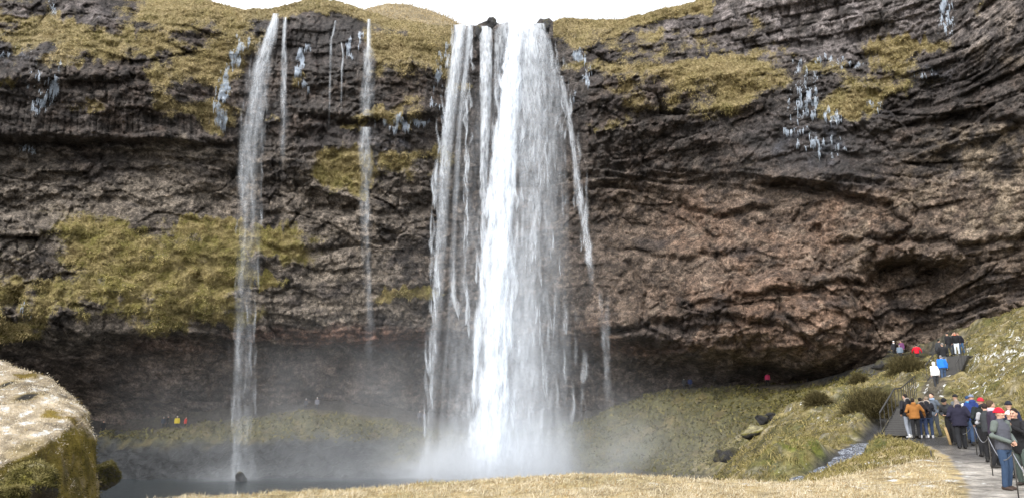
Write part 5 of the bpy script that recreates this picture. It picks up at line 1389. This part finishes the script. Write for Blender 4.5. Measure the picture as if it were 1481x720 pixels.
        if hairlong: ell(bm, hd((0, .06, 1.58)), (.085, .05, .13), rot)
        me = remesh(bm, 'hair', vox, 1); me.materials.append(cloth(hair)); newobj('hair', me, root)
    root['hand'] = 0
    del root['hand']
    return root, arm, k

black = (.018, .018, .02); navy = (.018, .022, .045); jeans = (.045, .075, .14); djeans = (.03, .045, .085); grey = (.12, .125, .13); charcoal = (.04, .042, .046); red = (.52, .015, .03); white = (.7, .7, .7)
PG = 'people queuing along the roped path'
# --- the queue, nearest first
person('smiling man in red knit hat, grey vest and blue jeans, hands clasped by the rope', 1459, 705, 18.0, 22, (.075, .078, .095), (.035, .06, .11), hat=(.62, .015, .035), arms=('clasp', 'clasp'), sleeves=(.115, .135, .125),
       shoes=(.06, .042, .034), skin=SKIN, head_turn=18, H=1.78, bulk=1.06, smile=True, group=PG)
p2, a2, k2 = person('person in black coat and grey green trousers taking a photo at the right edge', 1483, 702, 18.6, -65, black, (.075, .095, .085), hair=(.02, .014, .012), arms=('phone', 'phone'), shoes=(.05, .04, .035), H=1.74, long=.12, group=PG, skin=SKIN)
person('person in white and pale pink knit hat behind the man in the red hat', 1468, 694, 19.9, 30, (.05, .055, .07), charcoal, hat=(.72, .62, .63), arms=('phone', 'phone'), H=1.62, group=PG)
person('bareheaded man with short brown hair looking right in the middle of the queue', 1444, 679, 21.9, 60, (.04, .03, .05), black, hair=(.07, .045, .03), arms=('hang', 'hang'), H=1.80, group=PG, scarf=(.5, .42, .5))
person('person in dark navy knit hat with back turned near the right edge of the queue', 1471, 676, 22.4, 170, navy, black, hat=(.015, .018, .028), H=1.76, group=PG)
person('person in grey black jacket with pale sleeves bending behind the man in the red hat', 1436, 672, 23.4, 150, (.035, .038, .042), black, hair=(.03, .02, .02), arms=('pocket', 'chest'), lean=14, H=1.70, group=PG, sleeves=(.3, .3, .32))
person('person in red knit hat and black hooded puffer jacket seen from behind', 1428, 664, 25.0, 165, (.016, .02, .022), black, hat=(.45, .02, .04), arms=('hang', 'pocket'), hood=True, H=1.80, bulk=1.14, group=PG)
person('child in bright red hat half hidden beside the taller red hatted puffer jacket', 1437, 661, 26.6, 20, (.05, .02, .03), black, hat=(.62, .03, .03), H=1.52, group=PG)
person('person in royal blue hooded jacket and jeans with grey blue hood', 1414, 646, 28.6, 175, (.022, .04, .15), jeans, hat=(.16, .19, .26), hood=True, arms=('pocket', 'pocket'), H=1.80, bulk=1.06, group=PG)
person('person in white sleeved jacket with black and bright blue headband beside the royal blue jacket', 1408, 644, 29.8, 120, (.6, .62, .66), djeans, hat=(.02, .05, .12), H=1.72, group=PG, scarf=(.03, .22, .42))
person('stout person in long dark navy puffer coat with pale fur hood and baggy black trousers', 1392, 646, 27.6, 178, (.018, .017, .032), (.02, .021, .024), hair=(.22, .18, .15), hood=(.22, .18, .15), arms=('pocket', 'pocket'), lean=8, H=1.68, bulk=1.42, long=.08, snow_trousers=True, group=PG, hairlong=True)
person('person whose black knit hat shows above the stout navy coat', 1389, 641, 31.0, 200, (.10, .11, .12), black, hat=black, H=1.76, group=PG)
person('man in black knit hat and dark patterned jacket bending forward over the path', 1379, 642, 29.4, -50, (.035, .037, .042), (.02, .02, .022), hat=(.012, .012, .014), arms=('chest', 'chest'), lean=34, H=1.78, group=PG, snow_trousers=True)
person('slim man in grey blue jacket and grey trousers standing apart by the hillside', 1354, 629, 33.6, -60, (.09, .105, .13), (.06, .066, .075), hair=(.03, .022, .018), arms=('pocket', 'pocket'), H=1.82, group=PG, scarf=(.25, .33, .45))
person('person in dark coat with beige fur hood and blue jeans at the landing', 1345, 631, 32.6, 150, (.02, .02, .026), djeans, hair=(.2, .15, .11), hood=(.36, .3, .25), arms=('chest', 'chest'), H=1.68, group=PG, shoes=(.4, .4, .42))
person('person in black jacket with grey fur collar, dark hair, third from the staircase', 1337, 631, 32.4, 165, (.02, .017, .02), (.035, .05, .10), hair=(.015, .012, .012), hood=(.22, .19, .17), arms=('pocket', 'out'), H=1.62, group=PG, shoes=(.55, .55, .56))
person('person in orange brown hooded jacket and black trousers seen from behind', 1326, 632, 32.0, 172, (.27, .115, .03), black, hair=(.02, .015, .013), hood=True, arms=('out', 'pocket'), H=1.60, bulk=1.2, group=PG)
pw_, aw_, kw_ = person('person in black jacket with fur collar and pale grey jeans nearest the staircase', 1316, 631, 32.4, 185, (.018, .018, .022), (.22, .24, .28), hair=(.02, .016, .014), hood=(.3, .27, .25), arms=('out', 'pocket'), H=1.76, bulk=1.12, group=PG, shoes=(.6, .6, .6))
# --- the hillside and the upper stairs
HG = 'visitors on the upper stairs and the rockfall'
person('person in white hooded jacket at the foot of the upper staircase', 1355.5, 563, 47.5, 175, white, charcoal, hat='hood', H=1.66, lean=10, group=HG, bulk=1.1)
person('person in bright blue jacket low on the upper staircase', 1366, 552, 50.5, 178, (.02, .15, .55), (.05, .08, .14), hair=(.2, .2, .2), lean=16, H=1.74, group=HG, bulk=1.2)
person('person in black jacket and grey trousers halfway up the upper staircase', 1367, 535, 53, 180, black, (.2, .21, .22), hair=(.2, .18, .16), H=1.84, group=HG, bulk=1.2, arms=('chest', 'chest'))
person('person in dark jacket behind the rail on the left of the upper staircase', 1361, 525, 56, 150, charcoal, black, hair=black, H=1.72, group=HG)
person('person in black cap and black jacket leftmost on the landing', 1374, 514, 59.5, 190, black, charcoal, hat=black, H=1.74, group=HG, bulk=1.15)
person('person in grey jacket at the middle of the landing', 1380, 513, 61, 20, (.09, .09, .095), (.05, .06, .08), hair=black, H=1.72, group=HG)
person('person in white trousers and black jacket with an orange pink stripe on the landing', 1385, 513, 60.5, -40, black, (.6, .64, .68), hair=black, H=1.80, lean=12, group=HG, scarf=(.65, .2, .12))
person('person in dark coat and blue jeans bending at the right end of the landing', 1392, 512, 61, -70, (.02, .02, .03), (.06, .12, .22), hair=(.12, .07, .04), H=1.74, lean=22, group=HG)
person('person in bright red jacket alone on the rockfall', 1327.5, 524, 78, 160, (.62, .012, .03), charcoal, hair=black, H=1.82, lean=10, group=HG, arms=('out', 'out'), bulk=1.2)
person('person in white hat and black jacket leftmost on the rockfall', 1294, 519, 80, 10, (.03, .03, .035), black, hat=white, H=1.85, group=HG, scarf=white)
person('person in pale blue grey jacket on the rockfall', 1303, 522, 79, 170, (.14, .18, .23), charcoal, hair=(.25, .25, .26), H=1.66, lean=10, group=HG, bulk=1.15)
person('person in purple jacket on the rockfall', 1306, 518, 81, -60, (.14, .05, .13), charcoal, hair=black, H=1.86, group=HG, bulk=1.15)
BG = 'walkers on the path behind the falls'
person('walker in pink and white jacket where the cliff path meets the rockfall', 1240, 538, 88.5, 150, (.4, .2, .22), black, hat=(.4, .25, .25), H=1.72, group=BG)
person('walker in navy jacket just right of the pink and white one', 1245.5, 535, 88.5, 160, navy, black, hair=black, H=1.72, group=BG)
person('walker in dark jacket with a red hat near the rockfall', 1250.5, 532, 87, 170, charcoal, black, hat=(.5, .06, .05), H=1.72, group=BG)
person('walker in black with white shoes on the path under the overhang', 1168.5, 557.5, 94, 80, black, black, hair=black, H=1.95, group=BG, shoes=white, stride=.16)
person('walker in a bright pink jacket and pale hat on the path under the overhang', 1111, 559.5, 96.6, 165, (.62, .06, .16), black, hat=(.6, .45, .45), H=1.78, group=BG, stride=.12)
person('walker in grey with a pale backpack, left of a pair above the green bank', 990, 565, 100.8, 170, charcoal, black, hair=black, H=1.7, group=BG, scarf=(.4, .4, .38))
person('walker in dark blue, right of a pair above the green bank', 998.5, 565, 100.6, 175, (.025, .04, .12), black, hair=black, H=1.72, group=BG)
person('walker in yellow raincoat and white hat on the dark left path', 255, 622, 100.6, 10, (.66, .52, .03), black, hat=(.6, .6, .55), H=1.78, group=BG, bulk=1.3)
person('walker in orange red raincoat beside the yellow raincoat', 267, 622, 100.6, 80, (.72, .07, .045), black, hair=black, H=1.72, group=BG, bulk=1.2)
person('walker in dark blue with grey hat left of the yellow raincoat', 235, 622, 100.6, 60, (.03, .04, .06), black, hat=(.35, .36, .4), H=1.72, group=BG)
person('walker in black just behind the dark blue one left of the yellow raincoat', 241, 621, 101.4, 100, black, black, hat=(.2, .2, .22), H=1.75, group=BG)
person('lone walker in black near the huge boulder', 148, 629, 99.5, 60, black, black, hair=black, H=1.78, group=BG)
person('walker in white hat, left of a pair on the misty path', 441.5, 595, 106, 40, (.1, .1, .11), black, hat=(.7, .7, .7), H=1.75, group=BG)
person('walker in grey raincoat and white hat, right of a pair on the misty path', 458, 594, 106, 20, (.2, .2, .23), charcoal, hat=(.75, .75, .75), H=1.8, group=BG)
person('walker in grey blue and white hat nearest the main waterfall', 613.5, 614, 106.5, 20, (.12, .12, .14), charcoal, hat=(.6, .55, .55), H=1.72, group=BG)
person('walker in white hat a step left of the one nearest the main waterfall', 606.5, 613, 106.5, 20, (.12, .12, .14), charcoal, hat=(.7, .7, .72), H=1.76, group=BG)
# held things
def rworld(root, v, k): return Matrix.Rotation(root.rotation_euler.z, 4, 'Z') @ (Vector(v)*k) + Vector(root.location)
MAT_PHONE = mat_plain('black_phone', (.015, .015, .017), .3, .05, 5, .5, 0)
hp = [rworld(p2, a[3] + a[4]*.08, k2) for a in a2]; c = (hp[0]+hp[1])/2
bm = bmesh.new(); box_bm(bm, (0, 0, 0), .155, .012, .08); bmesh.ops.bevel(bm, geom=bm.edges[:], offset=.004, segments=2, affect='EDGES')
o = bm_obj('phone', bm, MAT_PHONE, label='black phone held up by the person at the right edge', cat='phone'); o.location = c; o.rotation_euler = (0, 0, p2.rotation_euler.z)
h = rworld(pw_, aw_[0][3] + aw_[0][4]*.07, kw_); g0 = Vector((h.x+.02, h.y+.03, gz(h.x+.02, h.y+.03)))
bm = bmesh.new(); tube_bm(bm, [Vector((0, 0, 0)), (h-g0)*1.3], [.018, .022], 8); tube_bm(bm, [(h-g0)*1.3 + Vector((-.06, 0, .0)), (h-g0)*1.3 + Vector((.05, 0, .02))], .02, 8)
o = bm_obj('walking_pole', bm, cloth((.5, .53, .56), .5), None, True, label='pale walking pole held by the person nearest the staircase', cat='pole'); o.location = g0

bpy.data.scenes.remove(TMP)
